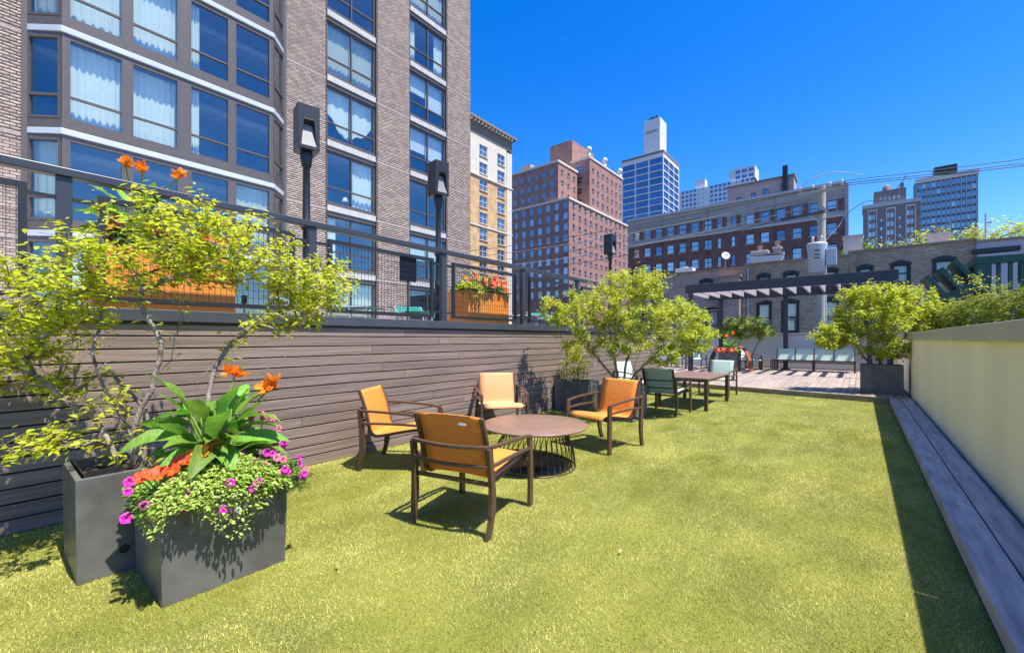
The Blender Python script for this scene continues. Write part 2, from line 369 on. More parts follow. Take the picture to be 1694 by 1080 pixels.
# border plank and riser along the front edge
def askew(name, mt, x0, x1, off0, off1, z0, z1, parent):
    vs = [(x0,deck_edge(x0)+off0,z0),(x1,deck_edge(x1)+off0,z0),(x1,deck_edge(x1)+off1,z0),(x0,deck_edge(x0)+off1,z0)]
    vs = vs + [(a,b,z1) for a,b,_ in vs]
    return MB().add(vs, [(0,3,2,1),(4,5,6,7),(0,1,5,4),(1,2,6,5),(2,3,7,6),(3,0,4,7)]).build(name, mt, parent, bevel=.004)
for a, b in ((-8.8,-6.1),(-6.09,-3.3),(-3.29,-.6),(-.59,.86)):
    askew('plank', M['deck_plank'], a, b, -.01, .12, .085, .128, dk)
    askew('riser', M['riser'], a, b, .012, .045, 0, .084, dk)

# --- upper deck
ud = MB().box(-18.55, -4.82, -8, 13.0, -4.4, 1.56).build('upper_deck', M['stucco_grey']); tag(ud, kind='structure')
x = -11.0
while x < -4.9:
    MB().box(0, .135, 0, 20.5, 0, .035).build('plank', M['deck_plank'], ud, (x, -7.8, 1.562)); x += .145

# --- brown board-clad retaining wall under the upper deck
rw = empty('retaining_wall', (-4.72, 4, 0)); tag(rw, 'brown horizontal board wall holding up the upper deck', 'wall')
MB().box(-.1, 0, -12, 8.98, -.02, 1.53).build('backing', M['dark_gap'], rw)
nb = 14; pitch = 1.53/nb
for i in range(nb):
    y = -11.0 - rng.uniform(0, 2.0)
    while y < 8.95:
        ln = rng.choice((3.66, 4.88, 3.66, 2.44)); y1 = min(y+ln, 8.96)
        MB().box(0, .022, 0, y1-y-.004, 0, pitch-.012).build('board', M['board_brown'], rw, (.002+rng.uniform(0,.002), y, i*pitch+.008), bevel=.003)
        y = y1
MB().box(-.26, .06, -12, 9.0, 1.545, 1.65).build('cap', M['cap_metal'], rw, bevel=.006)
MB().box(-.24, .03, -12, 8.99, 1.52, 1.545).build('drip_edge', M['rail_dark'], rw)

# --- railing on the wall
rl = empty('railing', (-4.80, 4, 1.65)); tag(rl, 'black metal railing with wire mesh panels along the upper deck', 'railing')
MB().box(-.05, .05, -12, 9.0, 1.0, 1.065).build('top_rail', M['rail_black'], rl, bevel=.006)
posts = [-7.48, -5.52, -3.6, -1.66, .30, 2.24, 4.18, 6.12, 8.08]
for p in posts:
    MB().box(-.03, .03, p-.045, p+.045, 0, 1.0).build('post', M['rail_black'], rl, bevel=.004)
    MB().box(-.05, .05, p-.075, p+.075, 0, .015).build('base_plate', M['rail_black'], rl)
for p, q in zip(posts[:-1], posts[1:]):
    if q < -4.5: continue
    a, b = p+.19, q-.19
    fr = MB()
    fr.box(-.022,.022,a,b,.86,.905); fr.box(-.022,.022,a,b,.055,.095); fr.box(-.022,.022,a,a+.045,.095,.86); fr.box(-.022,.022,b-.045,b,.095,.86)
    f = fr.build('panel_frame', M['rail_dark'], rl)
    for yy in (p+.045, b): MB().box(-.012,.012, yy, yy+.145, .82, .85).build('bracket', M['rail_dark'], f)
    for yy in (p+.045, b): MB().box(-.012,.012, yy, yy+.145, .12, .15).build('bracket', M['rail_dark'], f)
    wm = MB(); yy = a+.05+.045
    while yy < b-.05: wm.box(-.0018,.0018,yy-.0018,yy+.0018,.096,.859); yy += .048
    zz = .16
    while zz < .85: wm.box(-.0018+.004,.0018+.004,a+.046,b-.046,zz-.0018,zz+.0018); zz += .076
    tag(wm.build('wire_mesh', M['rail_dark'], f), kind='stuff')
# dark board fixed behind the railing mesh
sg = empty('shadow_striped_panel', (-4.92, 3.76, 2.20)); tag(sg, 'dark rectangular board with modelled wire shadows fixed behind the railing mesh', 'panel')
MB().box(-.01,.01,-.14,.14,0,.34).build('board', M['rail_dark'], sg, bevel=.004)
for i in range(6): MB().box(.0105,.02,-.13,.13,.02+i*.055,.055+i*.055).build('wire_shadow', M['steel_black'], sg)  # shadows of the mesh wires on the board, shaped as raised black bars
MB().box(-.012,-.002,-.01,.01,-.58,0).build('bracket', M['rail_dark'], sg)

# --- right-hand rendered wall
pw = empty('garden_wall', (.9, 6, 0)); tag(pw, 'cream rendered wall with olive metal coping on the right', 'wall')
MB().box(.012, .28, -12, 11.5, -.02, 1.38).build('render_face', M['stucco'], pw)
yy = -12
while yy < 11.5:
    y1 = min(yy+2.32, 11.52)
    MB().box(-.03, .31, yy+.003, y1-.003, 1.375, 1.535).build('coping', M['coping'], pw, bevel=.008); yy = y1
rt = empty('end_pier', (.78, 17.6, 0)); tag(rt, 'short cream return wall behind the right-hand planter', 'wall')
MB().box(.10, .4, -.05, 4.4, -.02, 1.40).build('render_face', M['stucco'], rt); MB().box(.07, .43, -.07, 4.42, 1.40, 1.55).build('coping', M['coping'], rt, bevel=.008)

# --- back wall
bw = empty('back_wall', (-4, 22.0, 0)); tag(bw, 'pale grey rendered wall closing the far end of the deck', 'wall')
MB().box(-5, 5.1, .0, .25, -.02, 1.52).build('render_face', M['stucco_grey'], bw)
xx = -5.05
while xx < 5.1:
    x1 = min(xx+2.0, 5.12); MB().box(xx+.003, x1-.003, -.04, .3, 1.515, 1.63).build('coping', M['stone_sill'], bw, bevel=.006); xx = x1
lw = empty('deck_side_wall', (-8.8, 17, 0)); tag(lw, 'pale grey side wall on the left of the far deck', 'wall')
MB().box(-.2, 0, -3.9, 5.0, -.02, 1.52).build('render_face', M['stucco_grey'], lw); MB().box(-.24, .04, -3.95, 4.94, 1.52, 1.63).build('coping', M['stone_sill'], lw)
ue = MB().box(-8.8, -4.85, 13.002, 13.03, 0, 1.55).build('upper_deck_end_wall', M['board_brown']); tag(ue, 'brown end wall where the upper deck stops', 'wall')

# ================================================================== FURNITURE
def smooth_path(pts, n=6):
    P = [Vector(p) for p in pts]; out = []
    for i in range(len(P)-1):
        p0 = P[max(i-1,0)]; p1 = P[i]; p2 = P[i+1]; p3 = P[min(i+2,len(P)-1)]
        for k in range(n):
            t = k/n
            out.append(.5*((2*p1)+(-p0+p2)*t+(2*p0-5*p1+4*p2-p3)*t*t+(-p0+3*p1-3*p2+p3)*t**3))
    out.append(P[-1]); return out
def make_chair(name, sling):
    t = empty(name)
    fm = M['frame_bronze']
    for s in (-1, 1):
        MB().bar(smooth_path([(s*.335,.335,0),(s*.338,.34,.25),(s*.335,.33,.575)]), .03, .062, (0,1,0)).build('leg', fm, t, bevel=.004)
        MB().bar(smooth_path([(s*.325,-.37,0),(s*.335,-.335,.14),(s*.338,-.325,.32),(s*.33,-.355,.635)]), .032, [.05]*7+[.062]*6+[.055]*6, (0,1,0)).build('leg', fm, t, bevel=.004)
    up = smooth_path([(-.335,.345,.582),(-.352,.15,.612),(-.352,-.12,.632),(-.33,-.35,.642),(-.18,-.405,.640),(0,-.42,.638),(.18,-.405,.640),(.33,-.35,.642),(.352,-.12,.632),(.352,.15,.612),(.335,.345,.582)])
    MB().bar(up, .036, .024).build('arm_rail', fm, t, bevel=.004)
    lo = smooth_path([(-.335,.33,.488),(-.35,.12,.505),(-.35,-.12,.510),(-.33,-.345,.508),(-.17,-.392,.505),(0,-.402,.503),(.17,-.392,.505),(.33,-.345,.508),(.35,-.12,.510),(.35,.12,.505),(.335,.33,.488)])
    MB().bar(lo, .026, .024).build('lower_rail', fm, t, bevel=.004)
    prof = smooth_path([(0,.345,.395),(0,.33,.428),(0,.25,.440),(0,.05,.408),(0,-.14,.372),(0,-.215,.372),(0,-.255,.41),(0,-.275,.48),(0,-.318,.66),(0,-.385,.845)], 4)
    for s in (-1, 1):
        MB().bar([(s*.285,p.y,p.z) for p in prof], .026, .034, (1,0,0)).build('sling_rail', fm, t, bevel=.003)
    MB().bar([(-.335,.30,.40),(.335,.30,.40)], .03, .03).build('stretcher', fm, t)
    MB().bar([(-.333,-.30,.365),(.333,-.30,.365)], .03, .026).build('stretcher', fm, t)
    sm = MB(); vs = []; nx = 7
    for i, p in enumerate(prof):
        for k in range(nx):
            u = k/(nx-1)*2-1; sag = .012*(1-u*u)
            T = (prof[min(i+1,len(prof)-1)]-prof[max(i-1,0)]).normalized(); nn = Vector((0,-T.z,T.y))   # downward/backward normal
            vs.append(Vector((u*.272, p.y, p.z)) - nn*(.004) + nn*-sag)
    fs = [(i*nx+k, i*nx+k+1, (i+1)*nx+k+1, (i+1)*nx+k) for i in range(len(prof)-1) for k in range(nx-1)]
    sm.add(vs, fs, 0, True); so = sm.build('sling', M[sling], t)
    md = so.modifiers.new('thickness', 'SOLIDIFY'); md.thickness = .006
    MB().box(.10,.16,-.379-.012,-.379-.008,.785,.80).build('maker_tag', M['label_white'], t)
    return t
def place(o, xy, face, label, cat, group=None, z=0.0):
    o.location = (xy[0], xy[1], z); o.rotation_euler = (0, 0, math.atan2(-face[0], face[1])); tag(o, label, cat, group); return o
oc = make_chair('lounge_chair', 'sling_orange')
place(oc, (-2.40, 2.49), (-.16,.70), 'orange sling lounge chair nearest the camera, its back turned to it', 'chair', 'orange lounge chairs round the low table')
c2 = place(copy_tree(oc), (-3.98, 2.98), (.84,.55), 'orange sling lounge chair left of the round table, in profile by the board wall', 'chair', 'orange lounge chairs round the low table')
pc = make_chair('lounge_chair', 'sling_peach')
place(pc, (-4.24, 4.96), (.80,-.64), 'peach sling lounge chair behind the round table against the board wall', 'chair', 'orange lounge chairs round the low table')
c4 = place(copy_tree(oc), (-2.60, 5.13), (-.13,-.70), 'orange sling lounge chair right of the round table facing the camera', 'chair', 'orange lounge chairs round the low table')

# round low table
rt_ = empty('low_table', (-2.79, 3.84, 0)); tag(rt_, 'low round brown table on a flared wire base', 'table')
MB().lathe([(.545,.440),(.578,.442),(.585,.448),(.585,.458),(.580,.463),(.30,.464),(.02,.464)], 64).build('table_top', M['table_top'], rt_)
MB().tube([(.45*math.cos(a*math.pi/24), .45*math.sin(a*math.pi/24), .012) for a in range(48)], .009, 6, closed=True).build('base_ring', M['frame_bronze'], rt_)
MB().tube([(.50*math.cos(a*math.pi/24), .50*math.sin(a*math.pi/24), .432) for a in range(48)], .007, 6, closed=True).build('top_ring', M['frame_bronze'], rt_)
rod = MB().tube(smooth_path([(.45,0,.012),(.435,0,.14),(.405,.0,.25),(.36,.015,.315),(.345,.03,.355),(.385,.035,.395),(.50,.035,.432)], 3), .0052, 5).mesh('rod', M['frame_bronze'])
for i in range(40): link('rod', rod, rt_, (0,0,0), i*2*math.pi/40)
MB().lathe([(.33,.003),(.335,.012),(.02,.014)], 40).build('base_plate', M['liner'], rt_)

# dining table
dt = empty('dining_table', (-2.75, 9.6, 0)); tag(dt, 'rectangular brown table between the pale green chairs', 'table')
MB().box(-.50,.50,-.88,.88,.60,.635).build('table_top', M['table_top'], dt, bevel=.006)
MB().box(-.44,.44,-.82,.82,.55,.599).build('apron', M['frame_bronze'], dt)
for sx in (-1,1):
    for sy in (-1,1): MB().box(sx*.455-.033,sx*.455+.033,sy*.83-.033,sy*.83+.033,0,.599).build('leg', M['frame_bronze'], dt, bevel=.004)
gc = make_chair('green_chair', 'sling_green')
G = 'pale green sling chairs'
place(gc, (-2.86, 8.17), (.06,1), 'green sling chair with its back to the camera at the near end of the table', 'chair', G)
place(copy_tree(gc), (-2.72, 11.45), (-.05,-1), 'pale green sling chair at the far end of the brown table, facing the camera', 'chair', G)
place(copy_tree(gc), (-4.05, 9.55), (.95,-.3), 'pale green sling chair behind the tree stems, left of the brown table', 'chair', G)
place(copy_tree(gc), (-3.55, 19.9), (.93,-.35), 'pale green sling chair on the far deck, just right of the curved planter', 'chair', G, .10)
place(copy_tree(gc), (-5.55, 19.6), (.55,-.83), 'pale green sling chair on the far deck, just left of the curved planter', 'chair', G, .10)
place(copy_tree(gc), (-6.55, 20.2), (.55,-.83), 'leftmost pale green sling chair on the far deck, half behind the tree', 'chair', G, .10)

# sofa on far deck
sf = empty('outdoor_sofa', (-1.42, 20.75, .10)); tag(sf, 'long dark framed sofa with pale green sling backs under the pergola', 'sofa')
for i in range(4):
    xc = -.96+i*.64
    vs = [(xc-.29,-.28,.44),(xc+.29,-.28,.44),(xc+.29,.26,.38),(xc-.29,.26,.38)]
    MB().add(vs,[(0,1,2,3)]).build('seat', M['sling_green'], sf).modifiers.new('t','SOLIDIFY').thickness = .01
    vs = [(xc-.29,.27,.40),(xc+.29,.27,.40),(xc+.29,.42,.88),(xc-.29,.42,.88)]
    MB().add(vs,[(0,1,2,3)]).build('backrest', M['sling_green'], sf).modifiers.new('t','SOLIDIFY').thickness = .01
for i in range(5):
    xc = -1.28+i*.64
    MB().bar([(xc,.26,.37),(xc,.43,.90)],.03,.03,(1,0,0)).build('back_post', M['frame_bronze'], sf)
    MB().bar([(xc,-.3,.44),(xc,.28,.38)],.03,.04).build('seat_rail', M['frame_bronze'], sf)
for i in (0,2,4):
    xc = -1.28+i*.64
    for yy in (-.28,.36): MB().box(xc-.03,xc+.03,yy-.03,yy+.03,0,.42).build('leg', M['frame_bronze'], sf)
MB().box(-1.31,1.31,-.325,-.285,.395,.455).build('front_rail', M['frame_bronze'], sf); MB().box(-1.31,1.31,.40,.43,.30,.34).build('back_rail', M['frame_bronze'], sf)
def side_table(loc, label):
    t = empty('side_table', loc); tag(t, label, 'table', 'small side tables on the far deck')
    MB().box(-.25,.25,-.25,.25,.43,.455).build('table_top', M['table_top'], t)
    for a in (-1,1):
        for b in (-1,1): MB().box(a*.22-.02,a*.22+.02,b*.22-.02,b*.22+.02,0,.429).build('leg', M['frame_bronze'], t)
side_table((-2.98,20.55,.10),'small square side table at the left end of the sofa')
side_table((-3.15,21.35,.10),'small square side table close to the back wall beside the sofa')

# teal chaise lounges on the upper deck
def make_chaise():
    t = empty('chaise_lounge')
    for s in (-1,1):
        MB().tube([(s*.31,-.95,.36),(s*.31,.25,.36)],.016,8).build('side_rail', M['galv'], t)
        MB().tube([(s*.31,.25,.36),(s*.31,.98,.58)],.016,8).build('back_rail', M['galv'], t)
        for yy in (-.75,.35):
            MB().tube(smooth_path([(s*.31,yy-.16,.36),(s*.32,yy-.10,.02),(s*.32,yy+.12,.02),(s*.31,yy+.18,.36)],4),.014,6).build('leg', M['galv'], t)
        MB().tube([(s*.31,.70,.50),(s*.31,.48,.10)],.010,6).build('strut', M['galv'], t)
    MB().add([(-.3,-.95,.365),(.3,-.95,.365),(.3,.24,.365),(-.3,.24,.365)],[(0,1,2,3)]).build('seat', M['sling_teal'], t).modifiers.new('t','SOLIDIFY').thickness=.01
    MB().add([(-.3,.26,.365),(.3,.26,.365),(.3,.98,.585),(-.3,.98,.585)],[(0,1,2,3)]).build('backrest', M['sling_teal'], t).modifiers.new('t','SOLIDIFY').thickness=.01
    return t
ch = make_chaise(); CG = 'teal chaise lounges on the upper deck'
for i, (x_, y_, a, lab) in enumerate(((-7.6,4.05,R(118),'teal chaise lounge seen through the mesh between the lime tree and the dark board'),
     (-7.8,6.1,R(60),'pale framed teal chaise lounge left of the orange planter with red flowers'),
     (-6.9,8.3,R(110),'teal chaise lounge on the upper deck just right of the orange planter with red flowers'),
     (-6.7,10.2,R(70),'farthest teal chaise lounge on the upper deck, by the mid tree crown'))):
    o = ch if i == 0 else copy_tree(ch)
    o.location = (x_, y_, 1.598); o.rotation_euler = (0,0,a); tag(o, lab, 'lounger', CG)

# ------------------------------------------------------------------ lamp posts
def make_lamp():
    t = empty('lamp_post')
    MB().lathe([(.11,0),(.11,.03),(.075,.05),(.075,.10),(.055,.13),(.05,.6),(.062,.62),(.062,.66),(.045,.70),(.042,1.10),(.058,1.12),(.066,1.15),(.058,1.18),(.045,1.21),(.04,1.86),(.055,1.88),(.06,1.92),(.075,2.02),(.06,2.06)],16).build('pole', M['steel_black'], t)
    # tapered box head with a sloping recess on the lawn side
    h = MB()
    h.add([(-.125,-.12,2.05),(.125,-.12,2.05),(.125,.12,2.05),(-.125,.12,2.05),(-.125,-.12,2.58),(.125,-.12,2.58),(.125,.12,2.58),(-.125,.12,2.58),
           (.125,-.085,2.09),(.125,.085,2.09),(.125,-.055,2.40),(.125,.055,2.40),(.055,-.05,2.36),(.055,.05,2.36)],
          [(0,3,2,1),(4,5,6,7),(0,1,5,4),(2,3,7,6),(3,0,4,7),(1,2,9,8),(2,6,11,9),(6,5,10,11),(5,1,8,10),(10,11,13,12),(8,10,12),(9,13,11)])
    h.build('head', M['steel_black'], t, bevel=.004)
    MB().add([(.125,-.083,2.091),(.125,.083,2.091),(.056,.05,2.359),(.056,-.05,2.359)],[(0,1,2,3)]).build('lens', M['lamp_lens'], t)
    return t
lp = make_lamp(); LG = 'black lamp posts along the railing'
for i, (y_, lab) in enumerate(((2.47,'tall black box-headed lamp post in front of the brick pier, largest of the three'),
      (4.56,'black box-headed lamp post beside the railing post near the orange planter'),(10.6,'smallest black lamp post, against the pink brick tower'))):
    o = lp if i == 0 else copy_tree(lp)
    o.location = (-5.2, y_, 1.598); o.rotation_euler = (0,0,R((-12,-10,-6)[i])); tag(o, lab, 'lamp', LG)

# ------------------------------------------------------------------ pergola
pg = empty('pergola', (-3, 19.6, 0)); tag(pg, 'black pergola with pale slanting rafters over the far deck', 'pergola')
MB().box(-2.5, 3.95, -1.65, -1.55, 3.22, 3.56).build('beam', M['pergola'], pg, bevel=.006)
MB().box(-2.5, 3.95, 1.55, 1.65, 3.18, 3.52).build('beam', M['pergola'], pg, bevel=.006)
for xx in (-1.95, .57, 3.3): MB().box(xx-.08, xx+.08, 1.70, 1.86, .10, 3.17).build('post', M['pergola'], pg, bevel=.005)
for xx in (-2.3, 3.75): MB().box(xx-.08, xx+.08, -1.68, -1.52, .10, 3.22).build('post', M['pergola'], pg, bevel=.005)
for xx in (-1.95, .57): MB().box(xx-.17, xx+.17, 1.66, 1.9, .10, .13).build('base_plate', M['pergola'], pg)
MB().box(-2.5,3.95,1.66,1.9,3.175,3.3).build('beam', M['pergola'], pg)
raft = MB().box(-.03,.03,-1.545,1.545,0,.27).mesh('rafter', M['rafter'])
for i in range(14): link('rafter', raft, pg, (-2.45+i*.485, 0, 3.24))

# ------------------------------------------------------------------ planters
def planter(name, loc, w, d, h, label, taper=.0, m='planter_grey', wall=.03, rz=0, boards=0):
    t = empty(name, loc, rz); tag(t, label, 'planter')
    a, b = w/2, d/2; c, e = a*(1-taper), b*(1-taper)
    o = MB()
    o.add([(-c,-e,0),(c,-e,0),(c,e,0),(-c,e,0),(-a,-b,h),(a,-b,h),(a,b,h),(-a,b,h),
           (-a+wall,-b+wall,h),(a-wall,-b+wall,h),(a-wall,b-wall,h),(-a+wall,b-wall,h),
           (-a+wall,-b+wall,h-.12),(a-wall,-b+wall,h-.12),(a-wall,b-wall,h-.12),(-a+wall,b-wall,h-.12)],
          [(0,3,2,1),(0,1,5,4),(1,2,6,5),(2,3,7,6),(3,0,4,7),(4,5,9,8),(5,6,10,9),(6,7,11,10),(7,4,8,11),(8,9,13,12),(9,10,14,13),(10,11,15,14),(11,8,12,15)])
    o.build('shell', M[m], t, bevel=.004)
    s = MB(); n_ = 8; k = .96; vs = []
    for i in range(n_+1):
        for j in range(n_+1): vs.append(((-a+wall)*k+2*(a-wall)*k*i/n_, (-b+wall)*k+2*(b-wall)*k*j/n_, h-.07+rng.uniform(-.012,.012)))
    s.add(vs, [(i*(n_+1)+j,(i+1)*(n_+1)+j,(i+1)*(n_+1)+j+1,i*(n_+1)+j+1) for i in range(n_) for j in range(n_)], 0, True)
    s.build('soil', M['soil'], t)
    return t
planter('flower_planter', (-3.11,.895,0), .62,.64,.56,'dark grey square planter full of flowers in the left foreground', .04)
tp = planter('tree_planter', (-3.74,.66,0), .62,.66,.60,'dark grey planter behind the flower planter, holding the lime-leaved tree', .02)
MB().lathe([(.026,0),(.026,.0015)],16,smooth=False).build('drain_hole', M['liner'], tp, (.306,-.12,.14)).rotation_euler = (0,R(90),0)
lb = MB().box(-.27,.27,-.29,-.285,.50,.615).box(.262,.268,-.28,-.12,.50,.63).build('liner', M['liner'], tp)
planter('bamboo_planter', (-4.33,7.38,0), .64,.64,.58,'dark grey planter of feathery shoots beside the board wall', .02)
planter('tree_planter', (-3.25,7.10,0), .66,.62,.58,'dark grey planter half hidden behind the right-hand orange chair', .02)
planter('tree_planter', (.40,13.62,.10), .78,.62,.68,'dark olive-grey planter at the right corner of the deck', .0)
# orange planters on upper deck
def orange_planter(loc, label):
    t = empty('orange_planter', loc); tag(t, label, 'planter', 'orange planters on the upper deck')
    MB().box(-.235,.235,-.535,.535,0,.62).build('core', M['planter_orange'], t)
    for i in range(5):
        MB().box(.237,.25,-.55,.55,.005+i*.126,.128+i*.126).build('board', M['planter_orange'], t, bevel=.004)
    for s in (-1,1):
        for i in range(4): MB().box(-.25+i*.125,-.128+i*.125,min(s*.537,s*.55),max(s*.537,s*.55),0,.632).build('board', M['planter_orange'], t, bevel=.003)
    MB().box(-.22,.22,-.52,.52,.625,.66).build('soil', M['soil'], t)
    return t
orange_planter((-5.46,1.16,1.60),'large orange box planter behind the lime tree on the upper deck')
orange_planter((-5.46,5.79,1.60),'orange box planter with red flowers and palm leaves on the upper deck')
# curved planter on the far deck
cp = empty('curved_planter', (-4.05,19.0,.10)); tag(cp, 'dark box planter between two arched rusty side panels on the far deck', 'planter')
MB().box(-.32,.32,-.42,-.36,0,.82).box(-.32,.32,.3,.36,0,.82).box(-.32,-.29,-.36,.3,0,.82).box(.29,.32,-.36,.3,0,.82).build('shell', M['planter_grey'], cp)
MB().box(-.288,.288,-.358,.298,0,.76).build('soil', M['soil'], cp)
for s in (-1,1):
    arc = [(s*(.30+.44*math.sin(a)), 0, .96*math.cos(a)+.02) for a in [i*math.pi/2/10 for i in range(11)]]
    MB().bar(arc, .03, .66, (0,1,0)).build('curved_side', M['rust'] if s > 0 else M['rail_dark'], cp)
# ================================================================== BUILDINGS
def facade(parent, origin, rot, Lh, H, holes, m, reveal=.2, name='wall'):
    """wall sheet with real openings. local x = viewer's right, local y = inward, z up; holes (x0,x1,z0,z1)"""
    xs = sorted(set([0, Lh] + [round(q,4) for h in holes for q in h[:2]])); zs = sorted(set([0, H] + [round(q,4) for h in holes for q in h[2:4]]))
    mb = MB(); idx = {}
    def vid(i, k):
        if (i,k) not in idx: idx[(i,k)] = len(mb.v); mb.v.append((xs[i],0,zs[k]))
        return idx[(i,k)]
    hs_ = set()
    for h in holes:
        i0, i1 = xs.index(round(h[0],4)), xs.index(round(h[1],4)); k0, k1 = zs.index(round(h[2],4)), zs.index(round(h[3],4))
        for i in range(i0,i1):
            for k in range(k0,k1): hs_.add((i,k))
    for i in range(len(xs)-1):
        for k in range(len(zs)-1):
            if (i,k) in hs_: continue
            mb.f.append((vid(i,k),vid(i+1,k),vid(i+1,k+1),vid(i,k+1))); mb.m.append(0); mb.sm.append(False)
    for h in holes:
        x0,x1,z0,z1 = h[:4]
        mb.add([(x0,0,z0),(x1,0,z0),(x1,0,z1),(x0,0,z1),(x0,reveal,z0),(x1,reveal,z0),(x1,reveal,z1),(x0,reveal,z1)],
               [(0,4,5,1),(1,5,6,2),(2,6,7,3),(3,7,4,0)])
    return mb.build(name, m, parent, origin, rot)
WC = {}
def window_mesh(w, h, style, fm, gm, sill=None):
    key = (round(w,3), round(h,3), style, fm, gm, sill)
    if key in WC: return WC[key]
    b = MB(); f = min(.09, w*.09); d = .07
    b.box(0,w,.09,.10,0,h,1)
    b.box(0,f,0,d,0,h); b.box(w-f,w,0,d,0,h); b.box(f,w-f,0,d,0,f); b.box(f,w-f,0,d,h-f,h)
    if style in ('hung','grid'): b.box(f,w-f,.01,.085,h*.5-f*.4,h*.5+f*.4)
    if style == 'grid': b.box(w/2-f*.4,w/2+f*.4,.015,.085,f,h*.5-f*.4); b.box(w/2-f*.4,w/2+f*.4,.015,.085,h*.5+f*.4,h-f)
    if style == 'twin': b.box(w/2-f*.5,w/2+f*.5,.01,.085,f,h-f)
    if style == 'triple':
        for q in (1/3,2/3): b.box(w*q-f*.3,w*q+f*.3,.01,.085,f,h-f)
    mats = [M[fm], M[gm]]
    if sill: b.box(-.08,w+.08,-.32,-.02,-.14,-.01,2); mats.append(M[sill])
    WC[key] = b.mesh('window', mats); return WC[key]
def windows(root, origin, rot, holes, style, fm, gm, sill=None, reveal=.2, limit=300, pick=None):
    """one window object per opening; past the limit the rest become one mass"""
    c, s = math.cos(rot), math.sin(rot); rest = MB(); mats = None
    for i, h in enumerate(holes):
        x0,x1,z0,z1 = h[:4]; gmi = h[4] if len(h) > 4 else gm
        me = window_mesh(x1-x0, z1-z0, style, fm, gmi, sill)
        p = (origin[0]+c*x0-s*reveal*.7, origin[1]+s*x0+c*reveal*.7, origin[2]+z0)
        n_ = root.get('_nw', 0)
        if n_ < limit:
            link('window', me, root, p, rot); root['_nw'] = n_+1
        else:
            b = len(rest.v); ca, sa = c, s
            for v_ in me.vertices: rest.v.append((p[0]+ca*v_.co.x-sa*v_.co.y, p[1]+sa*v_.co.x+ca*v_.co.y, p[2]+v_.co.z))
            for q in me.polygons: rest.f.append(tuple(b+k for k in q.vertices)); rest.m.append(q.material_index); rest.sm.append(False)
            mats = list(me.materials)
    if mats: tag(rest.build('window_mass', mats, root), kind='stuff')
def grid(nx, x0, px, w, nz_, z0, pz, h, skip=None, alt=None, r=random.Random(5)):
    out = []
    for k in range(nz_-1, -1, -1):
        for i in range(nx):
            if skip and skip(i,k): continue
            t = (x0+i*px, x0+i*px+w, z0+k*pz, z0+k*pz+h)
            if alt and r.random() < alt[1]: t = t + (alt[0],)
            out.append(t)
    return out
def hull(root, x0, x1, y0, y1, z0, z1, m, skip=('S','E'), name='hull', roof=None):
    """remaining sides + roof; S = -Y face, E = +X face"""
    b = MB()
    if 'S' not in skip: b.add([(x0,y0,z0),(x1,y0,z0),(x1,y0,z1),(x0,y0,z1)],[(0,1,2,3)])
    if 'E' not in skip: b.add([(x1,y0,z0),(x1,y1,z0),(x1,y1,z1),(x1,y0,z1)],[(0,1,2,3)])
    b.add([(x1,y1,z0),(x0,y1,z0),(x0,y1,z1),(x1,y1,z1)],[(0,1,2,3)]); b.add([(x0,y1,z0),(x0,y0,z0),(x0,y0,z1),(x0,y1,z1)],[(0,1,2,3)])
    b.add([(x0,y0,z1),(x1,y0,z1),(x1,y1,z1),(x0,y1,z1)],[(0,1,2,3)])
    return b.build(name, m, root)
GZ = -4.5
def rel(root, x, y, z=None): return (x-root.location.x, y-root.location.y, (GZ if z is None else z)-root.location.z)

# ------------------------------------------------------------------ left apartment building (near)
AX = -18.6; AT = 23.0
ab = empty('apartment_building', (AX, 6, GZ)); tag(ab, 'tan brick apartment building with dark framed bay windows on the left', 'building')
FL = 2.93
cols = ((9.74,12.28),(14.33,16.92)); y0f = 7.9; LEN = 18.9-7.9
wz = [(10.5+FL*k, 12.84+FL*k) for k in range(-3, 4)]
holesB = [(c[0]-y0f, c[1]-y0f, a-.58-GZ, b-GZ) for c in cols for a, b in wz]
# brick walls: mortar backing sheet + laid bricks
facade(ab, (0, -12, 0), R(90), 6.78+0, AT-GZ, [], M['mortar_dark'], name='mortar_wall')
facade(ab, (0, y0f-6, 0), R(90), LEN, AT-GZ, [(c[0]-y0f, c[1]-y0f, wz[0][0]-.58-GZ, wz[-1][1]-GZ) for c in cols], M['mortar_dark'], reveal=.35, name='mortar_wall')
hull(ab, -14, 0, -12, 12.9, 0, AT-GZ, M['brick_band'], skip=('E',))
BW, BH, GAP = .25, .092, .018
bxs = []   # brick boxes (y, z, len)
def lay(ya, yb, za, zb):
    k = 0; z = za
    while z < zb:
        y = ya - (BW/2 if k % 2 else 0)
        while y < yb-.02:
            a = max(y, ya); b = min(y+BW-GAP, yb)
            if b-a > .03: bxs.append((a, z, b-a))
            y += BW
        z += BH; k += 1
bands = [wz[0][0]-.40+FL*k for k in range(0, 7)]
segs = [1.62] + [q for bnd in bands for q in (bnd-.02, bnd+.14)] + [AT-.1]
for ya, yb in ((-3.0,.74),(7.94,9.70),(12.32,14.29),(16.96,18.88)):
    for i in range(0, len(segs), 2): lay(ya, yb, segs[i], min(segs[i+1], AT-.1) if i+1 < len(segs) else AT-.1)
bxs.sort(key=lambda q: (q[0]-0)**2 + (q[1]-1.4)**2 if q[0] > -.6 else 1e6)
bm_ = {}
def brick_mesh(l):
    l = round(l,3)
    if l not in bm_: bm_[l] = MB().box(-.02,.009,0,l,0,BH-GAP).mesh('brick', M['brick_tan'])
    return bm_[l]
for y, z, l in bxs[:300]: link('brick', brick_mesh(l), ab, (0, y-6, z-GZ))
rest = bxs[300:]; nb_ = len(rest)
arr = np.array(rest); pr = nr.uniform(.005,.011,nb_)
v = np.zeros((nb_,8,3))
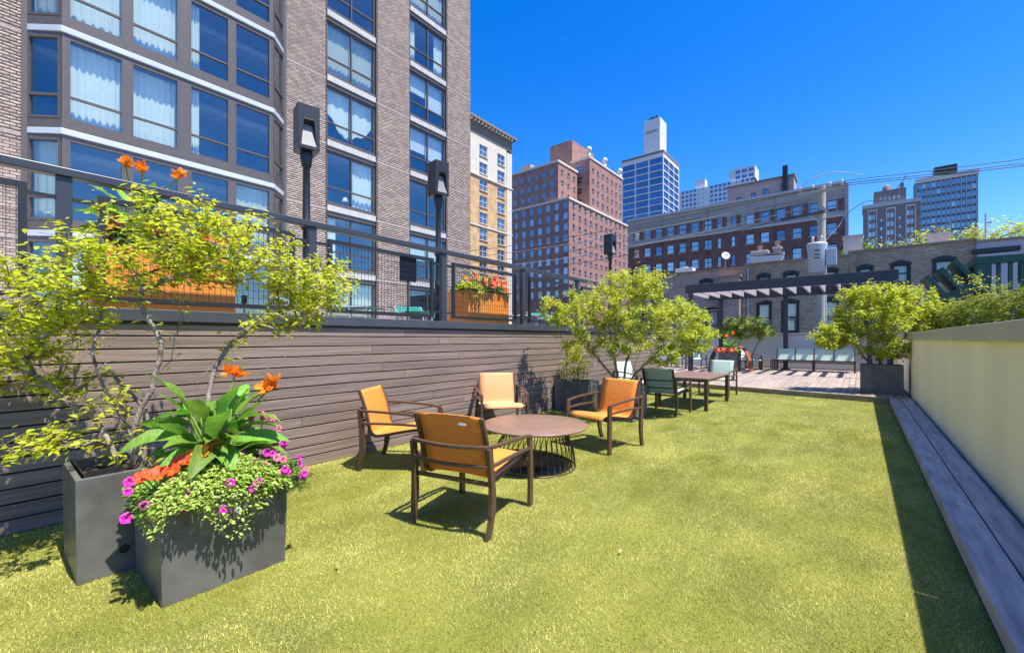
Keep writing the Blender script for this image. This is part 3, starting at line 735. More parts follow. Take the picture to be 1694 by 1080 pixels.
for j, (sx, sy, sz) in enumerate(((0,0,0),(1,0,0),(1,1,0),(0,1,0),(0,0,1),(1,0,1),(1,1,1),(0,1,1))):
    v[:,j,0] = np.where(sx, pr, -.02); v[:,j,1] = arr[:,0]-6+arr[:,2]*sy; v[:,j,2] = arr[:,1]-GZ+(BH-GAP)*sz
bf = [(4,5,6),(4,6,7),(0,2,1),(0,3,2),(0,1,5),(0,5,4),(1,2,6),(1,6,5),(2,3,7),(2,7,6)]
tag(link('brickwork', tri_mesh('brickwork', v, 8, M['brick_tan'], nr.uniform(0,1,nb_), bf), ab), kind='stuff')
for bnd in bands:
    for ya, yb in ((-3.0,.74),(7.94,9.70),(12.32,14.29),(16.96,18.88)):
        MB().box(-.02,.02,ya,yb,bnd,bnd+.115).build('belt_course', M['brick_band'], ab, (0,-6,-GZ))
# rooms behind the windows
it = MB()
for k in range(-3, 5):
    z = 10.5-.58+FL*k; it.box(-13.5,-.36,-8.5,12.8,z-.02-GZ,z+.2-GZ)
it.box(-4.2,-4.1,-8.5,12.8,0.1,AT-GZ-.1); it.box(-4.1,-.3,6.9,7.1,.1,AT-GZ-.1); it.box(-4.1,-.3,2.2,2.4,.1,AT-GZ-.1); it.box(-4.1,-.2,-5.6,-5.4,.1,AT-GZ-.1)
it.build('interior', M['room'], ab)
def curtain_mesh(w, h, amp=.03, waves=9, z0=0):
    b = MB(); n_ = waves*6; vs = []
    for i in range(n_+1):
        x_ = w*i/n_; a = amp*math.sin(i/n_*waves*2*math.pi+math.sin(i*.7)*.6)
        vs += [(x_, a, z0), (x_, a*.7, h)]
    b.add(vs, [(2*i,2*i+2,2*i+3,2*i+1) for i in range(n_)], 0, True); return b
def near_window(origin, rot, w, h, ncol, split, style, parent=ab, seed=0, bar=.06, frame='frame_taupe'):
    """building > window > pane/curtain. origin = lower left outer corner, in building coordinates"""
    rr = random.Random(seed); fr = MB(); f = bar
    fr.box(0,f,-.01,.10,0,h); fr.box(w-f,w,-.01,.10,0,h); fr.box(f,w-f,-.01,.10,0,f); fr.box(f,w-f,-.01,.10,h-f,h)
    cw = (w-f)/ncol
    for i in range(1,ncol): fr.box(i*cw,i*cw+f,-.015,.10,f,h-f)
    for i in range(ncol): fr.box(f+i*cw,i*cw+cw,-.005,.09,split-f/2,split+f/2)
    o = fr.build('window', M[frame], parent, origin, rot)
    for i in range(ncol):
        for za, zb in ((f,split-f/2),(split+f/2,h-f)):
            MB().add([(f+i*cw-.01,.05,za-.01),(i*cw+cw+.01,.05,za-.01),(i*cw+cw+.01,.05,zb+.01),(f+i*cw-.01,.05,zb+.01)],[(0,1,2,3)]).build('pane', M['glass_near'], o)
    y_ = .22
    if style == 'full':
        curtain_mesh(w*.98,h*.97,rr.uniform(.015,.034),int(w*rr.uniform(5.2,8.5))).build('curtain', M['curtain'], o, (.01,y_+rr.uniform(-.05,.12),.02))
    elif style == 'cream':
        curtain_mesh(w*.98,h*.97,.02,int(w*5)).build('curtain', M['curtain_cream'], o, (.01,y_,.02))
    elif style == 'sides':
        curtain_mesh(w*.2,h*.97,.03,4).build('curtain', M['curtain'], o, (.01,y_,.02))
        curtain_mesh(w*.24,h*.97,.03,4).build('curtain', M['curtain'], o, (w*.74,y_,.02))
    elif style == 'left':
        curtain_mesh(w*rr.uniform(.2,.34),h*.97,.03,4).build('curtain', M['curtain'], o, (.01,y_,.02))
    elif style == 'right':
        curtain_mesh(w*.46,h*.97,.03,5).build('curtain', M['curtain'], o, (w*.53,y_,.02))
    elif style == 'blind':
        for i in range(ncol):
            hh = h*rr.uniform(.3,.75); MB().box(f+i*cw,i*cw+cw,y_,y_+.01,h-hh,h-.02).build('blind', M['blind'], o)
    elif style == 'swag':
        for i in range(ncol):
            b = MB(); vs = []; n_ = 14
            for q in range(n_+1):
                t = q/n_; a = .03*math.sin(t*16)
                low = h*(.30+.35*((t-.5) if i else (.5-t))*2*.6+.05*math.sin(t*7))
                vs += [(f+i*cw+t*(cw-f), a, low), (f+i*cw+t*(cw-f), a*.5, h-.04)]
            b.add(vs, [(2*k,2*k+2,2*k+3,2*k+1) for k in range(n_)],0,True).build('curtain', M['curtain'], o, (0,y_,0))
    if style in ('none','left') and seed % 2 == 0:
        pass
    return o
styles1 = ['cream','left','right','swag','cream','none','sides']
styles2 = ['none','blind','none','blind','blind','sides','cream']
for ci, c in enumerate(cols):
    for k, (a, b) in enumerate(wz):
        st = (styles1, styles2)[ci][k]
        near_window((-.10, c[0]-6+.03, a-GZ), R(90), c[1]-c[0]-.06, b-a, 2, .72, st, seed=k+ci*9)
        MB().box(-.16,.02,c[0]-6+.03,c[1]-6-.03,a-.40-GZ,a-.14-GZ).build('sill', M['stone_sill'], ab, bevel=.006)
        MB().box(-.16,-.02,c[0]-6+.03,c[1]-6-.03,a-.138-GZ,a-.003-GZ).build('spandrel', M['frame_taupe'], ab)
        MB().box(-.16,-.03,c[0]-6+.03,c[1]-6-.03,a-.585-GZ,a-.402-GZ).build('spandrel', M['frame_taupe'], ab)
    MB().box(-.03,.012,c[1]-6+.05,c[1]-6+.085,5.9,AT-GZ).build('joint_strip', M['rail_dark'], ab)
# table lamp on a sill, seen through the glass
tl = empty('table_lamp', (AX-.55, 10.95, 7.75)); tag(tl, 'small white shaded table lamp glowing pale inside an apartment window', 'lamp')
MB().lathe([(.05,0),(.05,.02),(.015,.03),(.015,.2)],12).build('stem', M['frame_bronze'], tl); MB().lathe([(.16,.19),(.09,.38)],16).build('lamp_shade', M['label_white'], tl)

# the bay
P0, P1, P2, P3 = (-.0,.78), (.7,1.45), (.7,7.20), (0,7.90)      # in x offset from AX, world y
bz = [7.4-2.95*k for k in range(2,-5,-1)]       # centre heights of pale floor bands
bz = sorted(bz)
def bay_ring(z0, z1, out):
    o = out; pts = [(-.3,P0[1]-o*.4),(P0[0],P0[1]-o*.4),(P1[0]+o,P1[1]-o*.4),(P2[0]+o,P2[1]+o*.4),(P3[0],P3[1]+o*.4),(-.3,P3[1]+o*.4)]
    n_ = 6; vs = [(a,b-6,z0-GZ) for a,b in pts]+[(a,b-6,z1-GZ) for a,b in pts]
    return MB().add(vs,[tuple(range(n_-1,-1,-1)),tuple(range(n_,2*n_))]+[(i,(i+1)%n_,n_+(i+1)%n_,n_+i) for i in range(n_)])
bayst = {0:'none',1:'none',2:'full',3:'mixed',4:'full',5:'left',6:'full'}
for k, z in enumerate(bz[:-1]):
    bay_ring(z-.10, z+.07, .05).build('floor_band', M['band_white'], ab, bevel=.01)
    bay_ring(z+.071, z+.36, 0.0).build('bay_sill', M['frame_taupe'], ab)
    bay_ring(z+2.95-.20, z+2.95-.101, 0.0).build('bay_head', M['frame_taupe'], ab)
    zb = z+.361; h = 2.95-.36-.201
    for q, (ya, yb) in enumerate(((1.57,2.80),(2.97,4.21),(4.49,5.70),(5.86,7.11))):
        if bz[k] > 7 and bz[k] < 11: st = ('full','full','left','none')[q] if q < 3 else 'none'
        elif bz[k] > 10: st = ('sides','full','left','none')[q]
        elif bz[k] > 4: st = ('none','none','none','cream')[q]
        else: st = ('blind','none','cream','none')[q]
        near_window((.69, ya-6, zb-GZ), R(90), yb-ya, h, 1, .68, st, seed=k*5+q, bar=.055)
    for ya, yb in ((1.45,1.568),(2.802,2.968),(4.212,4.488),(5.702,5.858),(7.112,7.2)):
        MB().box(.55,.70,ya-6,yb-6,zb-GZ,zb+h-GZ).build('mullion', M['frame_taupe'], ab)
    # canted sides
    dl = math.hypot(P1[0]-P0[0],P1[1]-P0[1]); ang_l = math.atan2(P1[1]-P0[1],P1[0]-P0[0])
    near_window((P0[0]+.03*math.cos(ang_l), P0[1]-6+.03*math.sin(ang_l), zb-GZ), ang_l, dl-.06, h, 1, .68, 'cream' if k % 2 else 'none', seed=k, bar=.07)
    dr = math.hypot(P3[0]-P2[0],P3[1]-P2[1]); ang_r = math.atan2(P3[1]-P2[1],P3[0]-P2[0])
    near_window((P2[0]+.03*math.cos(ang_r), P2[1]-6+.03*math.sin(ang_r), zb-GZ), ang_r, dr-.06, h, 1, .68, 'none', seed=k, bar=.07)
for yy in (.70, 7.86): MB().box(-.02,.06,yy-6,yy+.12-6,5.9,AT-GZ).build('corner_strip', M['frame_taupe'], ab)

# ------------------------------------------------------------------ tan building beyond it
tb = empty('cream_building', (-62, 62, GZ)); tag(tb, 'orange brick building with cream upper storeys and dark bracketed cornice', 'building')
X1, Y0_, Y1_, TZ = -57, 48, 70.2, 41.0
def tbh(ys, zr): return [(y-Y0_-.2, y-Y0_+2.1, z-.15-GZ, z+2.0-GZ) for z in zr for y in ys]
ysl = (51.3, 55.6, 60.6, 65.9)
lowz = [30.3-3.2*k*1.0 for k in range(0, 9)]; upz = [33.6, 37.0]
hl = tbh(ysl, lowz); hu = [(a,b,c+GZ-32.9,d+GZ-32.9) for a,b,c,d in tbh(ysl, upz)]
facade(tb, rel(tb,X1,Y0_), R(90), 20.6, 32.6-GZ, hl, M['brick_orange']); windows(tb, rel(tb,X1,Y0_), R(90), hl, 'grid', 'frame_white', 'glass_far', 'stone_cream')
facade(tb, rel(tb,X1,Y0_,32.9), R(90), 20.6, 7.7, hu, M['stone_cream']); windows(tb, rel(tb,X1,Y0_,32.9), R(90), hu, 'grid', 'frame_white', 'glass_far', 'stone_cream')
MB().box(-.4,.25,0,22.4,32.6-GZ,32.9-GZ).build('string_course', M['stone_cream'], tb, rel(tb,X1,Y0_))
MB().box(-.4,.15,0,22.4,23.0-GZ,23.3-GZ).build('string_course', M['stone_cream'], tb, rel(tb,X1,Y0_))
MB().box(-.4,.12,20.6,22.2,0,40-GZ).build('quoin', M['stone_cream'], tb, rel(tb,X1,Y0_))
MB().box(-.5,.1,-.2,22.3,40.6-GZ,42.9-GZ).build('frieze', M['cornice_brown'], tb, rel(tb,X1,Y0_))
MB().box(-.8,1.0,-1,22.9,42.9-GZ,43.35-GZ).build('cornice', M['cornice_brown'], tb, rel(tb,X1,Y0_))
bk = MB().box(.1,.85,0,.35,0,.42).mesh('bracket', M['stone_cream'])
for i in range(22): link('bracket', bk, tb, rel(tb,X1,Y0_+.3+i*1.0,42.45))
hull(tb, -14, 4.9, -14, 8.2, 0, 43.0-GZ, M['brick_orange'], skip=('E',))

# ------------------------------------------------------------------ red brick tower block
rb = empty('brick_tower_block', (-76, 125, GZ)); tag(rb, 'big red brick tower block with stepped upper storeys and sunlit pink side', 'building')
FZ = 3.1
def mass(root, x0, x1, y0, y1, z0, z1, m, south, east, style='hung', fm='frame_white', sill=None, gs='glass_far', ge='glass_far', trim=None):
    o = rel(root, x0, y0, z0); facade(root, o, 0, x1-x0, z1-z0, south, M[m], .25); windows(root, o, 0, south, style, fm, gs, sill, .25)
    o2 = rel(root, x1, y0, z0); facade(root, o2, R(90), y1-y0, z1-z0, east, M[m], .25); windows(root, o2, R(90), east, style, fm, ge, sill, .25)
    hull(root, x0-root.location.x, x1-root.location.x, y0-root.location.y, y1-root.location.y, z0-root.location.z, z1-root.location.z, M[m])
    if trim:
        MB().box(x0-.25,x1+.25,y0-.25,y1+.25,z1-.3,z1+.3).build('parapet', M[trim], root, rel(root,0,0,0))
        
z_low = 40.6
sL = grid(9, 1.5, 2.95, 1.45, 13, 1.8, FZ, 1.95, alt=('glass_pale', .5))
eL = grid(13, 2.0, 3.35, 1.35, 13, 1.8, FZ, 1.9)
mass(rb, -90, -63, 103, 147, -1, z_low, 'brick_red', [h for h in sL if h[2] > 14], [h for h in eL if h[2] > 14], trim='stone_cream', ge='glass_dark')
sM = grid(8, 1.4, 2.7, 1.25, 3, 1.2, FZ, 1.8); eM = grid(3, 1.6, 3.4, 1.2, 3, 1.2, FZ, 1.8)
mass(rb, -90, -66.8, 103.4, 114, z_low+.36, 52.0, 'brick_red', sM, eM, trim='stone_cream', ge='glass_dark')
sN = grid(1, 1.6, 3, 2.4, 4, 1.2, 3.4, 2.0); eN = grid(7, 1.6, 3.2, 1.2, 4, 1.2, FZ, 1.8)
mass(rb, -69.6, -63.2, 115.2, 138, z_low+.36, 56.0, 'brick_red', sN, eN, trim='stone_cream', ge='glass_dark')
sP = [(3.2,4.8,5,7.5)]; mass(rb, -78, -69.8, 116, 130, z_low+.36, 63.5, 'brick_red', sP, [])
MB().box(-84,-80,108,114,52.4,56).build('roof_housing', M['concrete_grey'], rb, rel(rb,0,0,0))
for yy in (115.6, 126, 137.2): MB().lathe([(.5,0),(.5,.9),(.28,1.2),(.7,1.6),(.85,2.3),(.5,2.9),(.1,3.1)],10).build('urn', M['stone_cream'], rb, rel(rb,-63.6,yy,56.4))

# ------------------------------------------------------------------ blue glass tower
gt = empty('glass_tower', (-72, 187, GZ)); tag(gt, 'tall white framed tower with blue glass bands and white rooftop shaft', 'building')
FT = 2.8
sG = grid(3, .35, 5.95, 5.4, 27, 1.4, FT, 2.35); eG = grid(3, .6, 6.4, 5.9, 27, 1.4, FT, 2.35)
mass(gt, -81, -63, 177, 197, 0, 78.5, 'concrete_white', [h for h in sG if h[2] > 20], [h for h in eG if h[2] > 20], 'triple', 'frame_black', None, 'glass_blue', 'glass_blue', trim=None)
MB().box(-81.2,-62.8,176.8,197.2,78.4,79.3).build('parapet', M['cornice_brown'], gt, rel(gt,0,0,0))
sh = MB().box(-73.2,-66.2,182,190,79.3,96).build('roof_shaft', M['concrete_white'], gt, rel(gt,0,0,0))
MB().box(-72.4,-67.2,181.9,181.99,90,91.2).build('vent_slot', M['concrete_grey'], gt, rel(gt,0,0,0))
for i in range(4): MB().box(-71.8+i*1.0,-71.1+i*1.0,184,185.5,96,97.6+.4*(i%2)).build('antenna', M['steel_black'], gt, rel(gt,0,0,0))

# ------------------------------------------------------------------ white apartment slab far behind
wa = empty('white_apartments', (-78, 322, GZ)); tag(wa, 'distant white apartment slab with stepped roof behind the long brown building', 'building')
sW = grid(17, 1.5, 2.75, 2.0, 16, 3, 3.1, 2.0, skip=lambda i,k: i in (4,5,6,12,13))
sW += grid(2, 12.9, 3.0, .9, 16, 3.3, 3.1, 1.0) + grid(1, 37, 3.0, .9, 16, 3.3, 3.1, 1.0)
mass(wa, -101, -54, 316, 330, 55, 106.5, 'concrete_white', sW, [], 'plain', 'frame_white', None, 'glass_blue', 'glass_blue')
mass(wa, -68, -53, 317, 331, 106.6, 114.6, 'concrete_white', grid(3,3.4,3.9,3.0,2,.8,3.6,2.4), [], 'twin', 'frame_white', None, 'glass_blue')
MB().box(-90,-84,318,324,106.6,113).build('roof_housing', M['concrete_white'], wa, rel(wa,0,0,0))
MB().box(-101,-54,316.1,330,GZ,55).build('base', M['concrete_white'], wa, rel(wa,0,0,0))

# ------------------------------------------------------------------ long brown building
lbk = empty('long_brown_building', (-22, 103, GZ)); tag(lbk, 'long brown brick building with weathered grey parapet and rows of sash windows', 'building')
bx0, bx1, by = -42, -2.0, 95
nc = 15; px_ = (bx1-bx0-1.2)/nc; FB = 3.8
wcol = [bx0+.9+i*px_ for i in range(nc)]
hb = []
rgen = random.Random(12)
for k in range(5):
    for i in range(nc):
        wd = 1.5 if i not in (7,8) else .7
        gx = rgen.choice(('glass_far','glass_far','glass_pale','glass_pale','glass_blue'))
        hb.append((wcol[i]-bx0+.3, wcol[i]-bx0+.3+wd, 20.0-FB*k-GZ, 20.0-FB*k+1.95-GZ, gx))
facade(lbk, rel(lbk,bx0,by), 0, bx1-bx0, 22.8-GZ, hb, M['brick_brown'], .25); windows(lbk, rel(lbk,bx0,by), 0, hb, 'hung', 'frame_black', 'glass_far', 'stone_sill', .25)
ht = [(wcol[i]-bx0+.3, wcol[i]-bx0+.3+(1.5 if i not in (7,8) else .7), .75, 2.75, rgen.choice(('glass_far','glass_far','glass_pale'))) for i in range(nc)]
facade(lbk, rel(lbk,bx0,by-.03,23.2), 0, bx1-bx0, 5.3, ht, M['concrete_grey'], .25); windows(lbk, rel(lbk,bx0,by-.03,23.2), 0, ht, 'hung', 'frame_black', 'glass_far', 'stone_sill', .25)
for i in range(nc):
    MB().box(0,.82,-.05,-.003,.7,2.85).build('brick_panel', M['brick_brown'], lbk, rel(lbk,wcol[i]+.3+(1.64 if i not in (7,8) else .95),by-.03,23.2))
MB().box(0,bx1-bx0,-.3,.1,22.8-GZ,23.19-GZ).build('string_course', M['stone_sill'], lbk, rel(lbk,bx0,by))
MB().box(-.2,bx1-bx0+.2,-.45,.3,28.5-GZ,28.95-GZ).build('coping', M['stone_sill'], lbk, rel(lbk,bx0,by))
MB().box(-.2,bx1-bx0+.2,-.2,-.034,26.7-GZ,26.95-GZ).build('string_course', M['concrete_grey'], lbk, rel(lbk,bx0,by))
hull(lbk, bx0+22, bx1+22, by-103, 111-103, 0, 28.4-GZ, M['brick_brown'], skip=('S',))
for xx in (-34,-24.5,-12.5): MB().box(-.03,.03,-.09,-.04,8,28.4-GZ).build('downpipe', M['steel_black'], lbk, rel(lbk,xx,by))
MB().box(0,.5,-.25,.5,5,28.4-GZ).build('corner_pipe', M['concrete_grey'], lbk, rel(lbk,bx1+.02,by))
ph = empty('rooftop_house', (-16.3,106,28.45)); tag(ph, 'tan penthouse with small windows on the roof of the long brown building', 'building')
hp = [(1.6,2.8,2.6,4.0),(4.6,5.6,2.9,4.4),(6.8,7.9,3.2,4.8),(10.2,11.3,3.6,5.2)]
facade(ph, (-6.6,-1,0), 0, 12.4, 6.4, hp, M['concrete_grey'], .2); windows(ph, (-6.6,-1,0), 0, hp, 'twin', 'frame_black', 'glass_far', 'stone_sill', .2)
hull(ph, -6.6, 5.8, -1, 4, 0, 6.4, M['concrete_grey'], skip=('S',)); MB().box(-6.8,6.0,-1.2,4.2,6.4,6.8).build('coping', M['cornice_brown'], ph)
MB().box(3.9,4.8,-1.9,-1.25,1,8.6).build('flue', M['steel_black'], ph)

# ------------------------------------------------------------------ brick row houses beyond the wall
RY = 36
def arched(root, x0, x1, z0, z1, y, gm, curtain=True):
    w, h = x1-x0, z1-z0; o = MB(); f = .09
    o.box(-.1,0,-.06,.12,-.02,h); o.box(w,w+.1,-.06,.12,-.02,h); o.box(-.1,w+.1,-.06,.12,-.14,-.02)
    top = [(-.14,h),(w+.14,h)] + [(w+.14-(w+.28)*i/8, h+.10+.17*math.sin(math.pi*i/8)) for i in range(9)]
    o.prism(top, -.08, .12)
    o.box(f,w-f,.0,.06,h*.5-.04,h*.5+.04); o.box(0,f,.0,.06,0,h); o.box(w-f,w,.0,.06,0,h); o.box(f,w-f,0,.06,0,f); o.box(f,w-f,0,.06,h-f,h)
    wo_ = o.build('window', M['frame_black'], root, rel(root,x0,y,z0))
    MB().add([(0,.065,0),(w,.065,0),(w,.065,h),(0,.065,h)],[(0,1,2,3)]).build('pane', M['glass_clear'], wo_)
    MB().box(0,w,.5,.52,0,h).build('room_back', M['room'], wo_)
    if curtain: curtain_mesh(w*.96,h*.97,.03,5).build('curtain', M[gm], wo_, (.02,.18,.01))
def rowhouse(name, label, x0, x1, z1, m, wins, cap='clay', gm='curtain'):
    r_ = empty(name, ((x0+x1)/2, RY, GZ)); tag(r_, label, 'building')
    hs2 = [(a-x0,b-x0,c-GZ,d-GZ) for a,b,c,d in wins]
    facade(r_, rel(r_,x0,RY), 0, x1-x0, z1-GZ, hs2, M[m], .3)
    for i, (a,b,c,d) in enumerate(wins): arched(r_, a, b, c, d, RY+.02, gm, i % 4 != 3)
    hull(r_, x0-r_.location.x, x1-r_.location.x, 0, 12, 0, z1-GZ, M[m], skip=('S',))
    MB().box(-.05,x1-x0+.05,-.1,.4,0,.12).build('coping', M[cap], r_, rel(r_,x0,RY,z1)); return r_
h1 = rowhouse('row_house', 'reddish brown brick row house with projecting brick stack behind the pergola', -13.5, -6.62, 6.7, 'brick_row_red', [(-9.8,-9.0,4.9,5.9),(-9.4,-8.5,1.2,3.6)])
MB().box(-8.3,-6.9,-.9,-.01,0,6.0-GZ).build('brick_stack', M['brick_row_red'], h1, rel(h1,0,RY)); MB().box(-8.4,-6.8,-1.0,-.01,6.0-GZ,6.12-GZ).build('stack_cap', M['clay'], h1, rel(h1,0,RY))
h2 = rowhouse('row_house', 'grey-brown brick row house with two tall curtained windows beyond the deck wall', -6.6, -.55, 6.85, 'brick_row', [(-5.82,-5.05,1.9,3.95),(-4.25,-3.38,1.9,3.95),(-1.9,-1.1,1.9,3.95),(-5.8,-5.1,4.95,5.95),(-4.15,-3.4,4.95,5.95),(-2.0,-1.2,4.95,5.95)])
h3 = rowhouse('row_house', 'grey brick row house with pale blinds seen above the right-hand tree', -.53, 5.2, 7.05, 'brick_row', [(-.05,.6,4.9,5.95),(1.6,2.35,4.9,6.0),(3.5,4.3,4.9,6.05),(.3,1.1,1.9,3.9),(3.4,4.2,1.9,3.9)])
h4 = rowhouse('row_house', 'plain pale grey rendered house at the right edge behind the green porch', 5.22, 14, 6.9, 'stucco_pale', [(6.1,6.9,4.6,5.6)])
MB().box(-.2,1.6,-.02,.3,.05,.3).build('eave', M['rail_dark'], h4, rel(h4,5.24,RY-.3,6.2))
MB().box(0,1.5,-.25,-.01,3.2-GZ,6.18-GZ).build('white_bay', M['stucco_pale'], h4, rel(h4,5.24,RY))
MB().tube([(-6.45,RY-.1,GZ+1),(-6.45,RY-.1,6.6)],.06,8).build('downpipe', M['galv'], h2, rel(h2,0,0,0))
def chimney(loc, w, d, h, m, label, pots=1):
    c_ = empty('chimney', loc); tag(c_, label, 'chimney', 'chimneys on the row houses')
    MB().box(-w/2,w/2,-d/2,d/2,0,h).build('stack', M[m], c_); MB().box(-w/2-.08,w/2+.08,-d/2-.08,d/2+.08,h,h+.14).build('cap', M['stone_sill'], c_)
    for i in range(pots): MB().lathe([(.16,0),(.14,.3),(.19,.32),(.19,.4)],10).build('pot', M['clay'], c_, ((i-(pots-1)/2)*.5,0,h+.14))
chimney((-5.85,RY+1,6.9),.95,.8,.95,'brick_row_red','squat brick chimney above the downpipe of the grey-brown row house')
chimney((-4.75,RY+1.2,6.9),.4,.4,1.15,'brick_row_red','thin brick chimney just right of the squat one')
chimney((-.35,RY+1,6.9),1.0,.8,1.25,'stone_cream','tan chimney stack beside the transformer',0)
chimney((3.95,RY+3,7.1),.9,.8,.9,'stone_sill','pale chimney on the right-hand grey brick house')
wb = empty('roof_tank_box', (-5.3,RY+.2,6.97)); tag(wb, 'white metal box gutter head at the roof edge of the row house', 'roof box')
MB().add([(-.9,-.4,0),(.9,-.4,0),(.9,.2,0),(-.9,.2,0),(-1.1,-.5,.5),(1.1,-.5,.35),(1.1,.2,.35),(-1.1,.2,.5)],[(0,3,2,1),(4,5,6,7),(0,1,5,4),(1,2,6,5),(2,3,7,6),(3,0,4,7)]).build('shell', M['concrete_white'], wb)
MB().box(-1.12,1.12,-.52,.22,.50,.56).build('lid', M['stone_sill'], wb)
ds = empty('satellite_dish', (-8.1,RY+.3,6.82)); tag(ds, 'small white satellite dish on the row house roof', 'satellite dish')
MB().tube([(0,0,0),(0,0,.9)],.03,8).build('mast', M['galv'], ds); MB().lathe([(.04,0),(.22,.04),(.31,.10),(.32,.11),(.22,.05),(.04,.015)],20).build('dish', M['concrete_white'], ds, (0,0,.95)).rotation_euler = (R(70),0,R(35))
MB().tube([(0,-.05,.8),(.3,-.5,1.1)],.02,6).build('feed_arm', M['galv'], ds)
for i,(xx,lab) in enumerate(((-11.2,'low white rooftop unit at the left end of the red-brown row house'),)):
    u_ = empty('roof_unit',(xx,RY+.6,6.82)); tag(u_,lab,'roof unit'); MB().box(-.7,.7,-.4,.4,0,.35).build('casing',M['concrete_white'],u_,bevel=.02); MB().lathe([(.2,.35),(.2,.42),(.25,.5)],12).build('fan_cowl',M['galv'],u_)
an = empty('antenna_mast',(5.9,RY+2,6.9)); tag(an,'thin grey antenna mast on the pale rendered house','antenna'); MB().tube([(0,0,0),(0,0,2.0)],.05,8).build('mast',M['galv'],an); MB().box(.05,.25,-.03,.03,1.4,1.5).build('bracket',M['galv'],an)

# ------------------------------------------------------------------ far right towers
bt = empty('brown_tower', (17,400,GZ)); tag(bt, 'distant brown brick tower with ornate stepped top', 'building')
bs = []
for xx in (3.2, 13.0, 23.2): bs += [(xx+q*1.9, xx+q*1.9+1.5, z, z+3.4) for q in range(2) for z in (62,67,74,80,86)]
bs += [(xx, xx+1.3, z, z+1.8) for xx in (9.3, 19.0) for z in (62,67,72,78,84)]
mass(bt, 2, 32, 400, 420, 0, 96, 'brick_tower', bs, [], 'plain', 'frame_white', None, 'glass_pale')
for xx in (2.6, 12.4, 22.6):
    for a in (0, 4.6): MB().box(xx+a,xx+a+.5,-.4,.0,64,92).build('pilaster', M['stone_cream'], bt, rel(bt,2,400,0))
    MB().box(xx,xx+5.1,-.4,0,92.1,93).build('lintel', M['stone_cream'], bt, rel(bt,2,400,0))
MB().box(1.5,32.5,399.5,420,94.5,97).build('cornice', M['stone_sill'], bt, rel(bt,0,0,0))
mass(bt, 8, 25, 402, 418, 97.1, 106, 'brick_tower', [(3+i*2.4,4.2+i*2.4,2,4.4) for i in range(5)], [], 'plain', 'frame_white', None, 'glass_pale')
MB().lathe([(2.3,0),(2.3,3.5),(1.2,5.2),(.3,5.6)],10).build('tank', M['brick_tower'], bt, rel(bt,15,408,106)); MB().box(22,24,404,406,106,110).build('chimney', M['brick_tower'], bt, rel(bt,0,0,0))
st_ = empty('slab_tower', (57,517,GZ)); tag(st_, 'distant dark slab tower with pale vertical mullions at the right', 'building')
X0s, X1s = 38.5, 76.0
M['slab_panel'] = mat('slab_panel', (.13,.14,.15), .6)
hs3 = grid(12, .9, 3.02, 2.5, 15, 45, 6.2, 4.4, alt=('glass_pale',.2))
mass(st_, X0s, X1s, 517, 540, 0, 138, 'slab_panel', hs3, [], 'plain', 'frame_black', None, 'glass_far')
for i in range(13): MB().box(i*3.02+.15,i*3.02+.65,-1.0,.0,40,137).build('mullion', M['stone_sill'], st_, rel(st_,X0s,517,0))
MB().box(-.5,X1s-X0s+.5,-1.1,2,137.1,141).build('parapet', M['stone_cream'], st_, rel(st_,X0s,517,0))
MB().box(12,26,4,16,141,150).build('roof_plant', M['steel_black'], st_, rel(st_,X0s,517,0))
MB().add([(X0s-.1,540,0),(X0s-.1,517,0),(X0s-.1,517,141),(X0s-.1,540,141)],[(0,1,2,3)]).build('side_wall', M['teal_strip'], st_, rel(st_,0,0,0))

# ------------------------------------------------------------------ green timber porch and steps at right
po = empty('green_porch', (2.9,15.4,GZ)); tag(po, 'dark green painted porch railing rising above the hedge on the right', 'porch')
z0p, z1p = 2.2, 3.22
MB().box(-.62,4,0,1.2,2.05-GZ,2.2-GZ).build('platform', M['paint_green'], po)
for xx, yy in ((-.55,.07),(2.3,.07),(-.55,1.1)): MB().box(xx-.13,xx+.13,yy-.13,yy+.13,0,z1p-GZ).build('post', M['paint_green'], po, bevel=.006)
MB().box(-.1,4,-.08,.22,z1p-GZ+.002,z1p+.17-GZ).build('top_rail', M['paint_green'], po, bevel=.006); MB().box(-.70,-.42,-.09,1.3,z1p-GZ+.003,z1p+.172-GZ).build('top_rail', M['paint_green'], po)
MB().box(-.42,-.1,-.08,.22,z1p-GZ+.002,z1p+.17-GZ).build('top_rail', M['paint_green'], po)
for i in range(14): MB().box(-.29+i*.19-.035,-.29+i*.19+.035,.03,.11,z0p-GZ,z1p-GZ).build('baluster', M['paint_green'], po)
stp = empty('green_stair', (1.6,15.2,GZ)); tag(stp, 'dark green slanting stair boards left of the green porch', 'stair')
for i in range(3):
    Mx = Matrix.Rotation(R(-32),3,'Y')
    MB().obox((-.06+i*.30, .3+i*.1, 2.62-GZ+i*.12),(.10,1.1,.85+i*.14),Mx).build('tread', M['paint_green'], stp, bevel=.006)
for yy in (-.18,.85): MB().obox((.22,yy,2.46-GZ),(1.2,.06,.24),Matrix.Rotation(R(-30),3,'Y')).build('stringer', M['paint_green'], stp)
MB().box(-.6,.9,-.1,.8,0,2.25-GZ).build('stair_base', M['brick_row'], stp)

